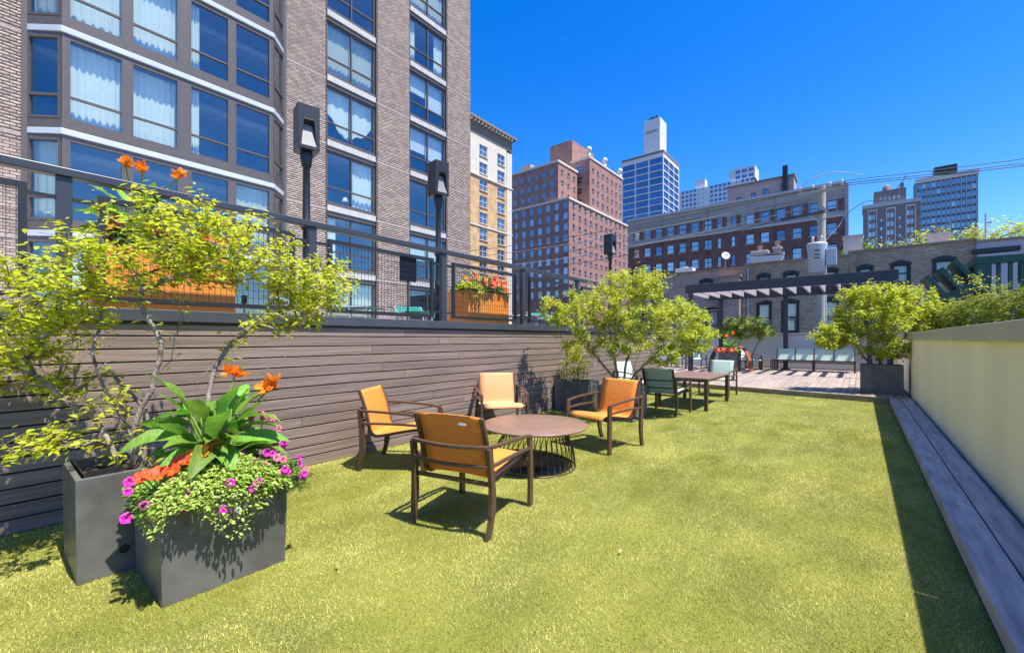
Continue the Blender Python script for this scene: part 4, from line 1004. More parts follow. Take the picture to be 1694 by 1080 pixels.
# ------------------------------------------------------------------ utility pole and wires
up_ = empty('utility_pole', (-1.42,25,GZ)); tag(up_, 'weathered wooden utility pole with grey transformer above the pergola', 'utility pole')
MB().tube([(0,0,0),(0,0,7),(.03,0,13.1)],[.23,.20,.16],14).build('pole', M['wood_pole'], up_)
MB().bar([(.02,-.2,12.1),(.3,-.24,11.7)],.12,.12,(0,1,0)).build('brace', M['wood_pole'], up_)
MB().box(-1.0,1.2,-.26,-.16,11.75,11.87).build('crossarm', M['frame_bronze'], up_).rotation_euler = (0,R(-3),0)
for s in (-1,1): MB().bar([(0,-.2,11.35),(s*.5,-.22,11.78)],.05,.02,(0,1,0)).build('brace', M['galv'], up_)
MB().box(-.9,.9,-.3,-.18,12.75,12.87).build('crossarm', M['wood_pole'], up_)
ins = MB().lathe([(.03,0),(.03,.08),(.07,.1),(.05,.16),(.07,.18),(.05,.26),(.03,.3)],10).mesh('insulator', M['porcelain'])
for xx in (-.8,-.3,.35,.8): link('insulator', ins, up_, (xx,-.24,12.87))
MB().lathe([(.30,8.95),(.34,9.0),(.36,9.9),(.41,10.2),(.41,10.28),(.36,10.33),(.05,10.38)],20,c=(-.12,-.58,0)).build('transformer', M['galv'], up_)
for q in (-.28,.05): link('insulator', ins, up_, (q,-.58,10.36))
for k, zz in enumerate((9.95,9.75,9.6)): MB().box(-.2,.0,-.952,-.94,zz-.03,zz+.02).build('marking', M['steel_black'], up_)
MB().box(.22,.62,-.75,-.35,9.25,10.0).build('switch_box', M['galv'], up_, bevel=.02)
MB().box(-.5,.5,-.3,-.1,9.3,9.4).build('mount', M['galv'], up_)
MB().tube([(.19,-.05,0),(.19,-.05,10.2)],.04,6).build('conduit', M['galv'], up_)
def sag(a, b, s, n_=14): 
    A, B = Vector(a), Vector(b); return [A.lerp(B,i/n_) - Vector((0,0,s*4*(i/n_)*(1-i/n_))) for i in range(n_+1)]
def wire(path, r, label, m='cable', grp='overhead wires'):
    o = MB().tube(path, r, 5).build('overhead_wire', M[m]); tag(o, label, 'wire', grp)
T0 = (-1.42,24.76,8.5)
wire(sag((-.62,24.76,8.60),(34,24.6,8.9),.9),.016,'topmost overhead wire crossing the sky to the right')
wire(sag((-1.07,24.76,8.52),(34,25,8.2),.8),.016,'middle overhead wire crossing the sky to the right')
wire(sag((-2.22,24.6,8.50),(34,25.6,7.8),.7),.018,'lowest overhead wire crossing the sky to the right')
wire(smooth_path([(-2.2,24.7,8.6),(-1.8,24.5,8.85),(-.9,24.5,9.0),(.1,24.6,8.66)],5),.02,'arched pale jumper cable over the pole top','cable_pale')
for i in range(5):
    wire(sag((-1.6-.15*i,24.7,8.45-.28*i),(-32,24.6+i*.3,8.9-.35*i),.5+.12*i),.018+.006*(i%2),['thin cable running left from the pole top','thick pale cable second below the pole top','thin cable third below the pole top','thick pale cable fourth below the pole top','lowest of the cables running left from the pole'][i],('cable','cable_pale')[i%2])
wire(smooth_path([(1.55,24.76,8.35),(1.3,24.7,7.9),(.9,24.6,7.4),(.2,24.6,7.45),(-.5,24.6,7.0)],5),.014,'drooping black lead hanging right of the pole')
wire(smooth_path([(-.45,24.8,7.25),(-.7,24.7,6.6),(-1.0,24.5,6.2),(-1.2,24.42,5.9)],5),.02,'short lead from the crossarm down to the transformer','cable_pale')
wire(sag((-2.2,24.7,3.9),(-9.5,35.3,3.6),.35),.02,'pale service cable sagging across the brick behind the pergola','cable_pale')
# ================================================================== PLANTS
LEAF_V = np.array([(0,0,0),(-.42,.30,.05),(0,.32,-.02),(.42,.30,.05),(-.40,.64,.03),(0,.66,-.05),(.40,.64,.03),(0,1.0,-.12)], float)
LEAF_F = [(0,2,1),(0,3,2),(1,2,5),(1,5,4),(2,3,6),(2,6,5),(4,5,7),(5,6,7)]
DIA_V = np.array([(0,0,0),(-.42,.45,.06),(.42,.45,.06),(0,1,-.08)], float); DIA_F = [(0,2,1),(1,2,3)]
def leaf_frames(pos, dr, nrm, ln, wd):
    dr = dr/np.linalg.norm(dr,axis=1,keepdims=True); x = np.cross(dr, nrm); x /= np.linalg.norm(x,axis=1,keepdims=True)+1e-9
    z = np.cross(x, dr); return x*wd[:,None], dr*ln[:,None], z*ln[:,None]
def leaves_joined(name, pos, dr, nrm, ln, wd, m, tone, LV=LEAF_V, LF=LEAF_F):
    x, y, z = leaf_frames(pos, dr, nrm, ln, wd)
    v = pos[:,None,:] + LV[None,:,0,None]*x[:,None,:] + LV[None,:,1,None]*y[:,None,:] + LV[None,:,2,None]*z[:,None,:]
    return tri_mesh(name, v, len(LV), m, tone, LF)
SINGLE = {}
def single_leaf(m, asp):
    key = (m.name, round(asp,2))
    if key not in SINGLE:
        b = MB(); b.add([(a*asp, y, z) for a, y, z in LEAF_V], LEAF_F, 0, False); SINGLE[key] = b.mesh('leaf', m)
    return SINGLE[key]
def grow(bases, blobs, ntarg, seed, seg=.10, up=.12):
    """branch skeleton reaching targets spread through the crown volume"""
    r = np.random.default_rng(seed); T = []; wts = np.array([b[2] for b in blobs], float); wts /= wts.sum()
    while len(T) < ntarg:
        b = blobs[r.choice(len(blobs), p=wts)]; d = r.normal(size=3); d /= np.linalg.norm(d)
        T.append(np.array(b[0]) + d*np.array(b[1])*(r.uniform(.1,1)**.45)*r.choice((1,1,1,1.22)))
    T = np.array(T); base_c = np.mean([b[0] for b in bases], axis=0); T = T[np.argsort(np.linalg.norm(T-base_c,axis=1))]
    nodes = []; par = []
    for b0, tip in bases:
        b0 = np.array(b0, float); tip = np.array(tip, float); n_ = max(4, int(np.linalg.norm(tip-b0)/seg)); prev = -1; wob = r.normal(size=3)*.05; wf = r.uniform(1.2,2.6)
        for i in range(n_+1):
            t = i/n_; nodes.append(b0+(tip-b0)*t + wob*math.sin(t*math.pi*wf)+r.normal(size=3)*.008); par.append(prev); prev = len(nodes)-1
    tips = []
    for t in T:
        A = np.array(nodes); d = np.linalg.norm(A-t,axis=1); cost = d + .35*np.maximum(0, A[:,2]-t[2]+.05) + .25*np.maximum(0, np.linalg.norm(A-base_c,axis=1)-np.linalg.norm(t-base_c))
        j = int(np.argmin(cost)); p0 = A[j]; L_ = np.linalg.norm(t-p0); n_ = max(2, int(L_/seg)); prev = j
        for i in range(1, n_+1):
            q = i/n_; p = p0+(t-p0)*q; p = p + np.array((0,0,up*L_*math.sin(q*math.pi)))*.8 + r.normal(size=3)*.012*(1-q)
            nodes.append(p); par.append(prev); prev = len(nodes)-1
        tips.append(prev)
    return np.array(nodes), par, tips
def branch_mesh(name, nodes, par, tips, m, r0, pw=.42, rmax=.04):
    n_ = len(nodes); cnt = np.zeros(n_); 
    for t in tips: cnt[t] += 1
    for i in range(n_-1,-1,-1):
        if par[i] >= 0: cnt[par[i]] += cnt[i]
    rad = np.minimum(rmax, r0*np.maximum(cnt,1)**pw); mb = MB()
    for i in range(n_):
        if par[i] < 0: continue
        a = Vector(nodes[par[i]]); b = Vector(nodes[i]); T = b-a
        if T.length < 1e-4: continue
        T.normalize(); s = T.cross(Vector((.3,.2,.93))); s.normalize(); u = s.cross(T); k = 6 if rad[i] > .006 else 4
        ra = min(rad[par[i]], rad[i]*1.5); vs = []
        for p, rr in ((a,ra),(b,rad[i])):
            for j in range(k): q = 2*math.pi*j/k; vs.append(p+s*math.cos(q)*rr+u*math.sin(q)*rr)
        mb.add(vs, [(j,(j+1)%k,k+(j+1)%k,k+j) for j in range(k)], 0, True)
    return mb.mesh(name, m)
def tip_leaves(nodes, par, tips, per, spread, ln, asp, seed, droop=.25, flat=.6, back=4, skip=None):
    r = np.random.default_rng(seed); pos = []; dr = []
    for t in tips:
        chain = [t]
        while par[chain[-1]] >= 0 and len(chain) < back: chain.append(par[chain[-1]])
        c = nodes[chain]; ax = c[0]-c[-1]; ax = ax/(np.linalg.norm(ax)+1e-6)
        for i in range(per):
            q = r.uniform(0, len(c)-1.001); i0 = int(q); p = c[i0]*(1-q+i0)+c[i0+1]*(q-i0)
            d = r.normal(size=3); d -= ax*np.dot(d,ax)*.6; d /= np.linalg.norm(d); d = d*.8+ax*.55; d[2] = d[2]*(1-flat)-droop
            pos.append(p+r.normal(size=3)*spread); dr.append(d)
    pos = np.array(pos); dr = np.array(dr); n_ = len(pos)
    nrm = np.tile((0,0,1.),(n_,1))+r.normal(size=(n_,3))*.45
    l = ln*r.uniform(.6,1.25,n_); return pos, dr, nrm, l, l*asp*r.uniform(.85,1.15,n_), r.uniform(0,1,n_)
def make_tree(name, label, cat, loc, bases, blobs, ntarg, per, ln, asp, leafm, barkm, seed, singles=0, r0=.0032, rmax=.02, droop=.25, flat=.6, spread=.02, lo=False, trunk='trunk', back=4, group=None, seg=.1):
    root = empty(name, loc); tag(root, label, cat, group)
    off = np.array(loc)
    nodes, par, tips = grow(bases, blobs, ntarg, seed, seg); nodes = nodes-off
    link(trunk, branch_mesh(trunk, nodes, par, tips, M[barkm], r0, .42, rmax), root)
    pos, dr, nrm, l, w, tone = tip_leaves(nodes, par, tips, per, spread, ln, asp, seed+1, droop, flat, back)
    order = np.argsort(np.linalg.norm(pos+off-np.array((0,0,CAM_H)),axis=1))
    k = order[singles:]
    crown = link('crown', leaves_joined('crown', pos[k], dr[k], nrm[k], l[k], w[k], M[leafm], tone[k], *( (DIA_V, DIA_F) if lo else ())), root); tag(crown, kind='stuff')
    if singles:
        x, y, z = leaf_frames(pos, dr, nrm, np.ones(len(pos)), np.ones(len(pos)))
        me = single_leaf(M[leafm], asp)
        for i in order[:singles]:
            o = link('leaf', me, root); s_ = l[i]
            o.matrix_local = Matrix(((x[i][0]*s_, y[i][0]*s_, z[i][0]*s_, pos[i][0]),(x[i][1]*s_, y[i][1]*s_, z[i][1]*s_, pos[i][1]),(x[i][2]*s_, y[i][2]*s_, z[i][2]*s_, pos[i][2]),(0,0,0,1)))
    return root
# near lime-leaved multi-stem tree
nb0 = (-3.74,.66,.53)
bases = [((-3.84,.56,.53),(-4.05,.15,1.45)), ((-3.70,.70,.53),(-3.72,.72,1.75)), ((-3.66,.80,.53),(-3.45,1.25,1.55)), ((-3.64,.74,.53),(-3.40,1.55,1.35)), ((-3.80,.62,.53),(-3.95,.45,1.6)), ((-3.76,.68,.53),(-3.85,.88,1.7)), ((-3.62,.62,.53),(-3.50,1.0,1.2)), ((-3.86,.70,.53),(-4.15,.6,1.3))]
blobs = [((-3.66,1.18,2.08),(.42,.55,.25),5), ((-3.85,.62,1.95),(.40,.45,.28),3), ((-3.62,1.80,1.86),(.32,.38,.28),3.2), ((-4.05,.16,1.70),(.46,.45,.28),3.6), ((-4.1,.0,1.35),(.42,.35,.18),1.8), ((-4.38,.25,1.3),(.2,.35,.35),1.2),
         ((-3.80,1.0,2.30),(.36,.5,.16),1.8), ((-3.62,1.58,1.58),(.28,.32,.12),.8), ((-3.85,.22,.78),(.30,.26,.07),.55), ((-3.82,.47,1.02),(.25,.22,.10),.45)]
make_tree('lime_tree', 'airy multi-stemmed tree with lime green leaves in the left foreground', 'tree', nb0, bases, blobs, 900, 12, .054, .44, 'leaf_lime', 'bark', 11, singles=300, r0=.0017, rmax=.016, droop=.22, flat=.6, spread=.03, back=7)
# middle tree
mb0 = (-3.25,7.1,.52)
bases = [((-3.3,7.05,.52),(-3.75,6.6,1.5)), ((-3.2,7.1,.52),(-3.1,7.1,1.7)), ((-3.18,7.15,.52),(-2.6,7.6,1.45)), ((-3.3,7.1,.52),(-3.4,6.9,1.6)), ((-3.2,7.05,.52),(-2.85,7.3,1.5))]
blobs = [((-3.05,7.08,1.85),(.75,.75,.50),5), ((-3.75,6.5,1.9),(.55,.55,.40),2.6), ((-2.5,7.7,1.72),(.52,.55,.42),2.8), ((-3.1,7.1,2.38),(.7,.6,.24),2.2), ((-4.1,6.2,1.95),(.25,.25,.25),.5), ((-2.62,7.45,1.15),(.35,.35,.2),1.2), ((-3.3,6.9,1.3),(.7,.6,.2),1.3), ((-2.2,7.9,1.45),(.3,.4,.35),1.4), ((-3.9,6.5,1.45),(.3,.3,.2),.7)]
make_tree('green_tree', 'dense lime green tree behind the orange chairs, between the board wall and the dining set', 'tree', mb0, bases, blobs, 760, 26, .066, .33, 'leaf_mid', 'bark', 23, singles=300, r0=.0026, rmax=.02, droop=.45, flat=.4, spread=.03)
# right tree
rb0 = (.40,13.62,.70)
bases = [((.3,13.6,.70),(-.3,13.3,1.5)), ((.4,13.6,.70),(.3,13.6,1.9)), ((.5,13.6,.70),(.95,13.9,1.7)), ((.42,13.65,.70),(.1,13.7,1.6))]
blobs = [((.25,13.45,1.95),(.85,.7,.50),5), ((-.42,13.1,1.55),(.55,.5,.35),2.4), ((.95,14.1,2.2),(.65,.6,.40),2.8), ((.25,13.5,2.5),(.7,.6,.26),2), ((.5,13.4,1.2),(.6,.45,.28),2.0), ((-.55,12.9,1.35),(.35,.35,.2),.8), ((1.2,14.2,1.8),(.4,.5,.4),1.2)]
make_tree('green_tree', 'spreading lime green tree in the planter at the right corner of the deck', 'tree', rb0, bases, blobs, 680, 28, .078, .42, 'leaf_mid', 'bark', 37, r0=.003, rmax=.025, droop=.2, flat=.6, spread=.04)
# feathery shoots in the planter by the wall
make_tree('feathery_shrub', 'feathery upright green shoots in the planter beside the board wall', 'plant', (-4.33,7.38,.52),
   [((-4.33+a,7.38+b,.52),(-4.33+a*2.2,7.38+b*2.2,1.15)) for a,b in ((-.1,-.1),(.1,.0),(0,.12),(-.12,.1),(.12,-.12))],
   [((-4.3,7.3,.85),(.28,.26,.26),2),((-4.3,7.3,1.2),(.22,.22,.22),1)], 110, 12, .085, .16, 'leaf_mid', 'bark', 41, r0=.002, rmax=.007, droop=.0, flat=.1, spread=.03)
mat('leaf_hedge2', (.24,.33,.03), .45, scale=3, col2=(.44,.50,.05), rnd=.4, attr='tone', trans=.45, hue=.02)
# shrub on the far deck + low growth behind wall
make_tree('shrub', 'rounded mid-green shrub in front of the back wall under the pergola', 'shrub', (-3.9,21.3,.10),
   [((-3.9,21.3,.1),(-4.2,21.2,1.3)),((-3.85,21.3,.1),(-3.4,21.2,1.3))],
   [((-3.85,21.2,1.95),(.95,.5,.5),4),((-4.5,21.2,1.7),(.6,.4,.3),1.3),((-3.2,21.2,1.7),(.45,.4,.35),1.2)], 300, 16, .12, .45, 'leaf_hedge2', 'bark', 43, r0=.004, rmax=.03, lo=True, spread=.05)
make_tree('shrub', 'low yellow-green shrub peeping over the back wall at the left', 'shrub', (-6.3,22.6,.0),
   [((-6.3,22.6,-.02),(-6.3,22.6,1.3))], [((-6.2,22.7,1.65),(1.1,.3,.25),1)], 110, 12, .12, .3, 'leaf_mid', 'bark', 44, r0=.004, rmax=.03, lo=True, spread=.05)
# hedge behind the right wall: creeper mass
hg = empty('hedge', (1.9,11,GZ)); tag(hg, 'leafy climbing hedge spilling over the top of the right wall', 'hedge')
MB().box(-.15,.35,-5,5.2,0,1.62-GZ).build('trellis_wall', M['bark_dark'], hg)
n_ = 24000; y_ = nr.uniform(-5.2,5.2,n_); a_ = nr.uniform(-.7,math.pi+.7,n_)
bumps = .13*np.sin(y_*1.9)+.09*np.sin(y_*4.3+1)+.05*np.sin(y_*9.1)
rr = (.34+bumps*.8)*nr.uniform(.72,1.12,n_)
base_h = 1.66+.026*(y_+5)
pos = np.stack([.1+np.cos(a_)*rr*1.35-.08, y_, base_h-GZ+np.sin(a_)*rr*.85],1)
dr = np.stack([np.cos(a_)*.8, nr.normal(size=n_)*.8, np.sin(a_)*.35-.3],1); nm = np.stack([np.cos(a_)*.9+nr.normal(size=n_)*.35, nr.normal(size=n_)*.35, np.sin(a_)+.5],1)
l = nr.uniform(.04,.075,n_)
tag(link('foliage', leaves_joined('foliage', pos, dr, nm, l, l*.75, M['leaf_hedge'], nr.uniform(0,1,n_)), hg), kind='stuff')
for i, (px, py, pz) in enumerate(((2.0,14.3,2.4),(2.85,15.6,2.35))):
    make_tree('climber', ['thin leafy shoots among the green stair boards','leafy shoots behind the green porch balusters','leafy shoots at the right end of the green porch railing'][i], 'plant', (px,py+1.8*(i>0),0.0), [((px,py+1.8*(i>0),0),(px,py+1.8*(i>0),2.1))],
       [((px,py+1.8*(i>0),pz+.25),(.5,.3,.36),1)], (22,60)[i], 9, .08, .45, 'leaf_mid', 'bark', 60+i, r0=.003, rmax=.01, lo=True, spread=.04)
# distant trees behind the row houses
far_trees = ((1.2,52,8.4,2.0,1.8,'small tree crown behind the roof left of the brown tower'),(6.2,56,9.9,3.6,1.9,'bright tree crown over the right-hand brick roof, left of the chimney'),
    (10.0,56,10.0,2.6,1.7,'bright tree crown over the right-hand brick roof, right of the chimney'),(-.2,50,8.3,1.5,1.9,'small tree crown showing right of the long brown building'),(15.5,60,10.0,2.6,1.8,'bushy tree crown at the far right edge'))
for i, (x_, y_, z_, rx, rz_, lab) in enumerate(far_trees):
    make_tree('distant_tree', lab, 'tree', (x_,y_,GZ), [((x_,y_,GZ),(x_,y_,z_-1.0)),((x_,y_,GZ+3),(x_+rx*.4,y_,z_))], [((x_,y_,z_),(rx,1.8,rz_),3),((x_+rx*.5,y_,z_+.4),(rx*.5,1.2,rz_*.7),1)], 150, 12, .34, .5, 'leaf_mid' if i != 3 else 'leaf_deep', 'bark', 70+i, r0=.012, rmax=.22, lo=True, spread=.25, seg=.6, group='trees behind the row houses')

# ------------------------------------------------------------------ cannas
def canna_leaf_mesh(L_, Wd, bend, seed):
    b = MB(); n_ = 9; vs = []; r = random.Random(seed)
    for i in range(n_+1):
        t = i/n_; w = Wd*(math.sin(math.pi*min(1,t*.96+.04)**.8)**.75)*(1-.15*t) if 0 < t < 1 else (.012 if t == 0 else .001)
        ang_ = bend*t; y = L_*(math.sin(ang_)/bend if bend > .05 else t); z = -L_*((1-math.cos(ang_))/bend) if bend > .05 else 0
        wv = .010*math.sin(t*11+seed)
        vs += [(-w,y,z+w*.35+wv),(-w*.5,y,z+w*.08+wv*.5),(0,y,z-w*.05),(w*.5,y,z+w*.08-wv*.5),(w,y,z+w*.35-wv)]
    b.add(vs, [(i*5+k,i*5+k+1,(i+1)*5+k+1,(i+1)*5+k) for i in range(n_) for k in range(4)], 0, True)
    return b.mesh('leaf', M['leaf_canna'])
def orient(d, roll=0):
    y = Vector(d).normalized(); x = y.cross(Vector((0,0,1))); x = x.normalized() if x.length > .01 else Vector((1,0,0)); z = x.cross(y)
    m = Matrix((x,y,z)).transposed(); return m @ Matrix.Rotation(roll,3,'Y')
def put(me, name, parent, p, d, roll=0, s=1.0):
    o = link(name, me, parent); m = orient(d, roll).to_4x4(); o.matrix_local = Matrix.Translation(p) @ m @ Matrix.Scale(s,4); return o
def flower_mesh(name, m, n_, ln, wd, up):
    b = MB()
    for i in range(n_):
        a = 2*math.pi*i/n_+.3*(i%2); c, s = math.cos(a), math.sin(a); zz = up*(1+.4*(i%3-1))
        def q(u, w, z): return (c*u-s*w, s*u+c*w, z)
        b.add([q(0,0,0),q(ln*.5,-wd,zz*.7),q(ln*.55,0,zz*.5),q(ln*.5,wd,zz*.7),q(ln,-wd*.7,zz),q(ln*1.05,0,zz*1.1),q(ln,wd*.7,zz*.9)],[(0,1,2),(0,2,3),(1,4,5,2),(2,5,6,3)],0,True)
    return b.mesh(name, m)
canna_fl = flower_mesh('flower', M['petal_orange'], 9, .055, .022, .05)
def petunia_mesh(m, seed):
    r = random.Random(seed); b = MB(); n_ = 20; vs = [(0,0,-.014)]
    for rad, z0 in ((.008,-.006),(.020,.006),(.034,.004)):
        for i in range(n_):
            a = 2*math.pi*i/n_; lobe = 1-.16*abs(math.sin(a*2.5))*(rad > .03); ruf = .004*math.sin(a*5+seed)*(rad > .015)+r.uniform(-.0012,.0012)
            vs.append((math.cos(a)*rad*lobe, math.sin(a)*rad*lobe, z0+ruf))
    b.add(vs, [(0,1+i,1+(i+1)%n_) for i in range(n_)], 1, True)
    for k in range(2):
        s0 = 1+k*n_; b.add(vs, [(s0+i,s0+n_+i,s0+n_+(i+1)%n_,s0+(i+1)%n_) for i in range(n_)], 0, True)
    return b.mesh('flower', [M[m], M['petal_throat'] if m != 'petal_white' else M['leaf_filler']])
petunia = {k: petunia_mesh(k, 3) for k in ('petal_magenta','petal_pink','petal_white','petal_salmon')}
petal_big = {k: flower_mesh('flower', M[k], 6, .06, .03, .02) for k in ('petal_red','petal_orange')}
def canna(name, loc, label, nleaf, Hs, seed, stalks, scale=1.0, flower=canna_fl):
    r = random.Random(seed); t = empty(name, loc); tag(t, label, 'plant')
    lmz = [canna_leaf_mesh(.34*scale, .062*scale, .7+.35*k, seed+k) for k in range(3)] + [canna_leaf_mesh(.26*scale, .058*scale, .5, seed+7)]
    for i in range(nleaf):
        a = 2*math.pi*(i*.382+r.uniform(-.05,.05)); el = r.uniform(-.05,.95) if i % 4 else r.uniform(.9,1.35)
        bz_ = r.uniform(.02,.62)*Hs; b0 = Vector((r.uniform(-.05,.05)*scale, r.uniform(-.07,.07)*scale, -.08)); b1 = Vector((math.cos(a)*.09*scale, math.sin(a)*.13*scale, bz_+.10))
        put(r.choice(lmz), 'leaf', t, b1, (math.cos(a)*math.cos(el), math.sin(a)*math.cos(el), math.sin(el)), r.uniform(-.7,.7), r.uniform(.6,1.1))
        MB().tube([b0, b0.lerp(b1,.5)+Vector((0,0,.02)), b1],[.011*scale,.009*scale,.006*scale],6).build('stem', M['stem_green'], t)
    for dx_, dy_, h_ in stalks:
        s_ = MB().tube(smooth_path([(0,0,-.05),(dx_*.3,dy_*.3,h_*.5),(dx_,dy_,h_)],4),.007*scale,6).build('flower_stalk', M['stem_green'], t)
        for q in range(5): put(flower, 'flower', t, (dx_+r.uniform(-.025,.025)*scale, dy_+r.uniform(-.03,.03)*scale, h_+r.uniform(-.03,.05)*scale), (r.uniform(-1,1),r.uniform(-1,1),r.uniform(-.2,.6)), r.uniform(-1,1), scale*r.uniform(.6,.9))
    return t
# foreground flower planter
canna('canna_plant', (-3.14,.92,.53), 'broad-leaved green canna with orange blooms in the foreground planter', 60, .52, 5, ((.02,.10,.62),(.06,.30,.54)))
def filler(name, label, loc, n_, ext, hgt, m, ln, seed, hang=None, flowers=(), sing=0):
    r = np.random.default_rng(seed); t = empty(name, loc); tag(t, label, 'plant')
    x_ = r.uniform(-1,1,n_)*ext[0]; y_ = r.uniform(-1,1,n_)*ext[1]
    edge = np.maximum(np.abs(x_)/ext[0], np.abs(y_)/ext[1]); z_ = hgt*(1-edge**3)*r.uniform(.35,1,n_)
    if hang is not None:
        z_ -= np.where((edge > .86) & (x_ > -ext[0]*.2), r.uniform(0,1,n_)**1.6*hang*(.55+.45*np.sin(y_*13+1.0)), 0)
    pos = np.stack([x_,y_,z_],1); dr = np.stack([x_/ext[0]+r.normal(size=n_)*.7, y_/ext[1]+r.normal(size=n_)*.7, r.normal(size=n_)*.5-.1],1)
    nm = np.stack([x_*.8+r.normal(size=n_)*.4, y_*.8+r.normal(size=n_)*.4, np.ones(n_)],1); l = ln*r.uniform(.6,1.3,n_)
    tag(link('foliage', leaves_joined('foliage', pos, dr, nm, l, l*.62, M[m], r.uniform(0,1,n_)), t), kind='stuff')
    sm_ = MB()
    for i in range(0, n_, max(1,n_//60)): sm_.tube([(x_[i]*.4,y_[i]*.4,-.06),(x_[i],y_[i],z_[i])],.003,4)
    sm_.build('stems', M['stem_green'], t)
    rr_ = random.Random(seed)
    for me, p, d, s in flowers: put(me, 'flower', t, p, d, rr_.uniform(-.4,.4), s)
    return t
def up(d, s=.3): return Matrix.Rotation(0,3,'X') @ Vector(d)
def fl(me, p, nrm_, s):       # flower faces along nrm_: its local z must follow nrm_
    return (me, p, nrm_, s)
def put_face(me, parent, p, nrm_, s, spin=0):
    z = Vector(nrm_).normalized(); x = z.cross(Vector((0,0,1))); x = x.normalized() if x.length > .01 else Vector((1,0,0)); y = z.cross(x)
    o = link('flower', me, parent); o.matrix_local = Matrix.Translation(p) @ (Matrix((x,y,z)).transposed() @ Matrix.Rotation(spin,3,'Z')).to_4x4() @ Matrix.Scale(s,4); return o
f1 = filler('trailing_plant', 'pale green small-leaved trailing plant spilling over the front of the foreground planter', (-3.03,.86,.53), 13000, (.32,.33), .17, 'leaf_filler', .024, 81, hang=.26)
PM = petunia['petal_magenta']; PS = 1.0
p1 = filler('petunia', 'magenta petunias trailing at the left corner of the foreground planter', (-2.99,.62,.53), 420, (.17,.13), .07, 'leaf_deep', .035, 82, hang=.16)
for i, (a,b,c) in enumerate(((.15,-.10,.02),(.20,-.06,-.07),(.10,-.16,-.04),(.02,-.14,.07),(.12,.02,.09),(-.06,-.12,.10),(.17,-.02,.04),(.22,.05,-.02))): put_face(PM, p1, (a,b,c), (.9,-.25+.1*i%.5,.5), .72+.1*(i%3), i)
p2 = filler('petunia', 'dark magenta petunias trailing at the right corner of the foreground planter', (-2.94,1.17,.53), 520, (.17,.13), .13, 'leaf_deep', .035, 83, hang=.16)
r5 = random.Random(3)
for i in range(26):
    a, b = r5.uniform(-.10,.21), r5.uniform(-.14,.15); put_face(petunia['petal_magenta' if i % 4 else 'petal_pink'], p2, (a,b,.15-.55*max(0,a)-.25*abs(b)+r5.uniform(-.03,.05)), (.9,.2+r5.uniform(-.5,.5),.4), r5.uniform(.6,.85), i)
p3 = empty('begonia', (-2.97,.72,.58)); tag(p3, 'red and orange begonia cluster at the foot of the canna leaves', 'plant')
for i in range(16):
    t = i/15; put_face(petal_big['petal_red' if t < .62 else 'petal_orange'], p3, (.10-.10*t+r5.uniform(-.03,.03), -.20+.34*t+r5.uniform(-.02,.02), .09+.07*t+r5.uniform(-.02,.03)), (.7,-.3+r5.uniform(-.8,.8),.8), r5.uniform(.45,.75), i)
    MB().tube([(.0,-.1+.2*t,-.06),(.08-.10*t,-.20+.34*t,.08+.06*t)],.004,4).build('stem', M['stem_green'], p3)
for i,(k,a,b,c) in enumerate((('petal_magenta',.24,.02,.06),('petal_magenta',.25,.16,.03),('petal_magenta',.255,.13,.00),('petal_magenta',.27,-.02,-.07),('petal_white',.26,.03,-.01),('petal_white',.275,.045,-.09),('petal_magenta',.22,-.16,.05))): put_face(petunia[k], f1, (a+.04,b,c), (.9,-.1,.45), .75 if k != 'petal_white' else .45, i)
# pink canna buds
pb = empty('snapdragon', (-3.06,1.08,.55)); tag(pb, 'small pink blooms on thin stems behind the canna leaves', 'plant')
for i,(a,b,c) in enumerate(((-.02,.02,.32),(.02,.08,.33),(.0,.14,.30),(.05,-.14,.27),(-.02,.20,.22))):
    MB().tube([(0,b*.4,-.06),(a,b,c)],.004,5).build('stem', M['stem_green'], pb)
    for q in range(3): put_face(petunia['petal_pink'], pb, (a+r5.uniform(-.01,.01),b+r5.uniform(-.012,.012),c+.012*q), (1,r5.uniform(-.6,.6),.3), .6, q)
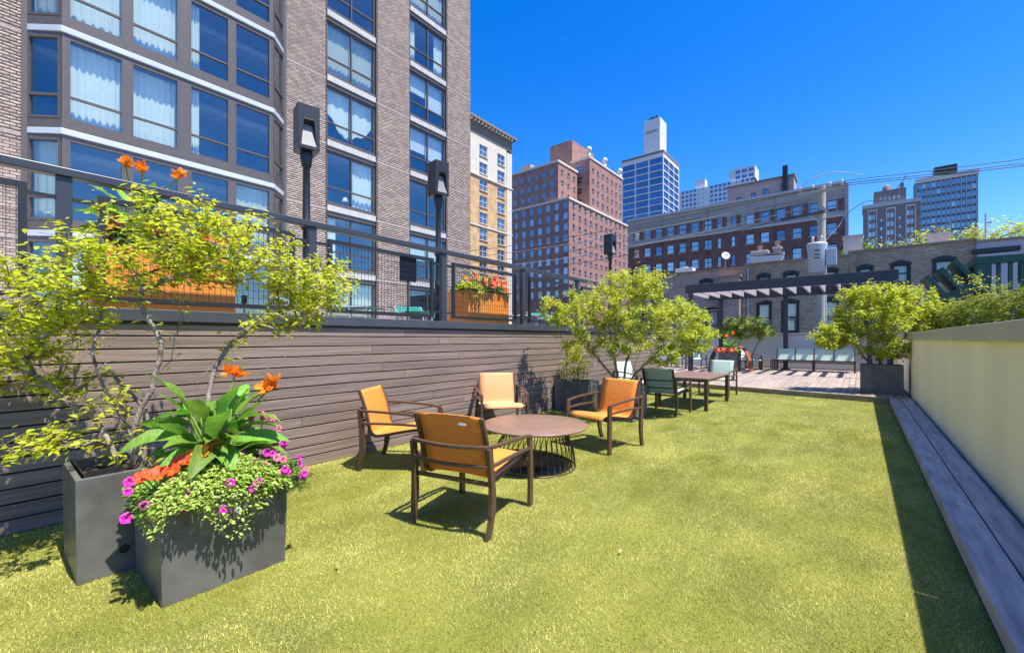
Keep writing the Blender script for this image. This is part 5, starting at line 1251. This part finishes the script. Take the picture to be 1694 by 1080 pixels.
# upper deck plants
canna('canna_plant', (-5.46,.95,2.25), 'tall canna with orange blooms rising above the railing in the large orange planter', 26, .62, 15, ((.1,-.10,.76),(.06,.03,.78),(.12,.30,.78)), 1.1)
fo = filler('red_foliage_plant', 'dark leafy plant with red blooms in the large orange planter', (-5.46,1.16,2.26), 900, (.24,.52), .22, 'leaf_deep', .07, 91, hang=.1)
for i in range(16): put_face(petal_big['petal_red'], fo, (r5.uniform(-.05,.24),r5.uniform(-.5,.5),r5.uniform(.05,.25)), (.9,-.3,.4), r5.uniform(.6,1), i)
fo2 = filler('red_flower_mix', 'red and orange flowering foliage filling the smaller orange planter', (-5.44,5.79,2.26), 1100, (.26,.54), .22, 'leaf_deep', .07, 92, hang=.12)
for i in range(40): put_face(petal_big['petal_red' if i % 3 else 'petal_orange'], fo2, (r5.uniform(-.05,.30),r5.uniform(-.45,.52),r5.uniform(.02,.26)), (.9,-.3,.4), r5.uniform(.5,.95), i)
fo3 = filler('trailing_vine', 'bright green vine hanging over the left corner of the smaller orange planter', (-5.30,5.36,2.26), 420, (.17,.17), .12, 'leaf_mid', .07, 93, hang=.22)
pp = empty('palm_plant', (-5.5,5.85,2.25)); tag(pp, 'spiky palm leaves above the red flowers in the smaller orange planter', 'plant')
for i in range(16):
    a = i*2.4; el = .5+.5*((i*7)%5)/5
    m_ = MB(); pts = smooth_path([(0,0,0),(math.cos(a)*.2,math.sin(a)*.2,.28*el+.1),(math.cos(a)*.42,math.sin(a)*.42,.34*el+.06)],4)
    m_.bar(pts, [.03*(1-abs(2*k/(len(pts)-1)-.8)*.6)+.004 for k in range(len(pts))], .003).build('leaf', M['leaf_deep'], pp)
canna('canna_plant', (-5.9,8.9,1.62), 'small orange-flowered plant on the upper deck beyond the orange planters', 8, .28, 25, ((0,0,.62),(.05,.08,.58)), 1.0)
# far deck planter flowers
canna('canna_plant', (-4.05,18.97,.90), 'orange-flowered canna standing in the curved planter on the far deck', 18, .30, 35, ((-.2,.0,.62),(.10,.0,.66),(-.12,-.1,.56)), 1.15)
f9 = filler('coleus', 'salmon and yellow coleus trailing from the curved planter on the far deck', (-4.05,18.80,.92), 300, (.38,.26), .12, 'leaf_mid', .09, 95, hang=.15)
for i in range(22): put_face(petal_big['petal_red'] if i % 5 == 0 else petunia['petal_salmon'], f9, (-.42+i*.03,-.26+r5.uniform(-.05,.05),r5.uniform(-.04,.1)), (.2,-.9,.4), 1.5, i)

for o in list(S.objects):
    if '_nw' in o: del o['_nw']
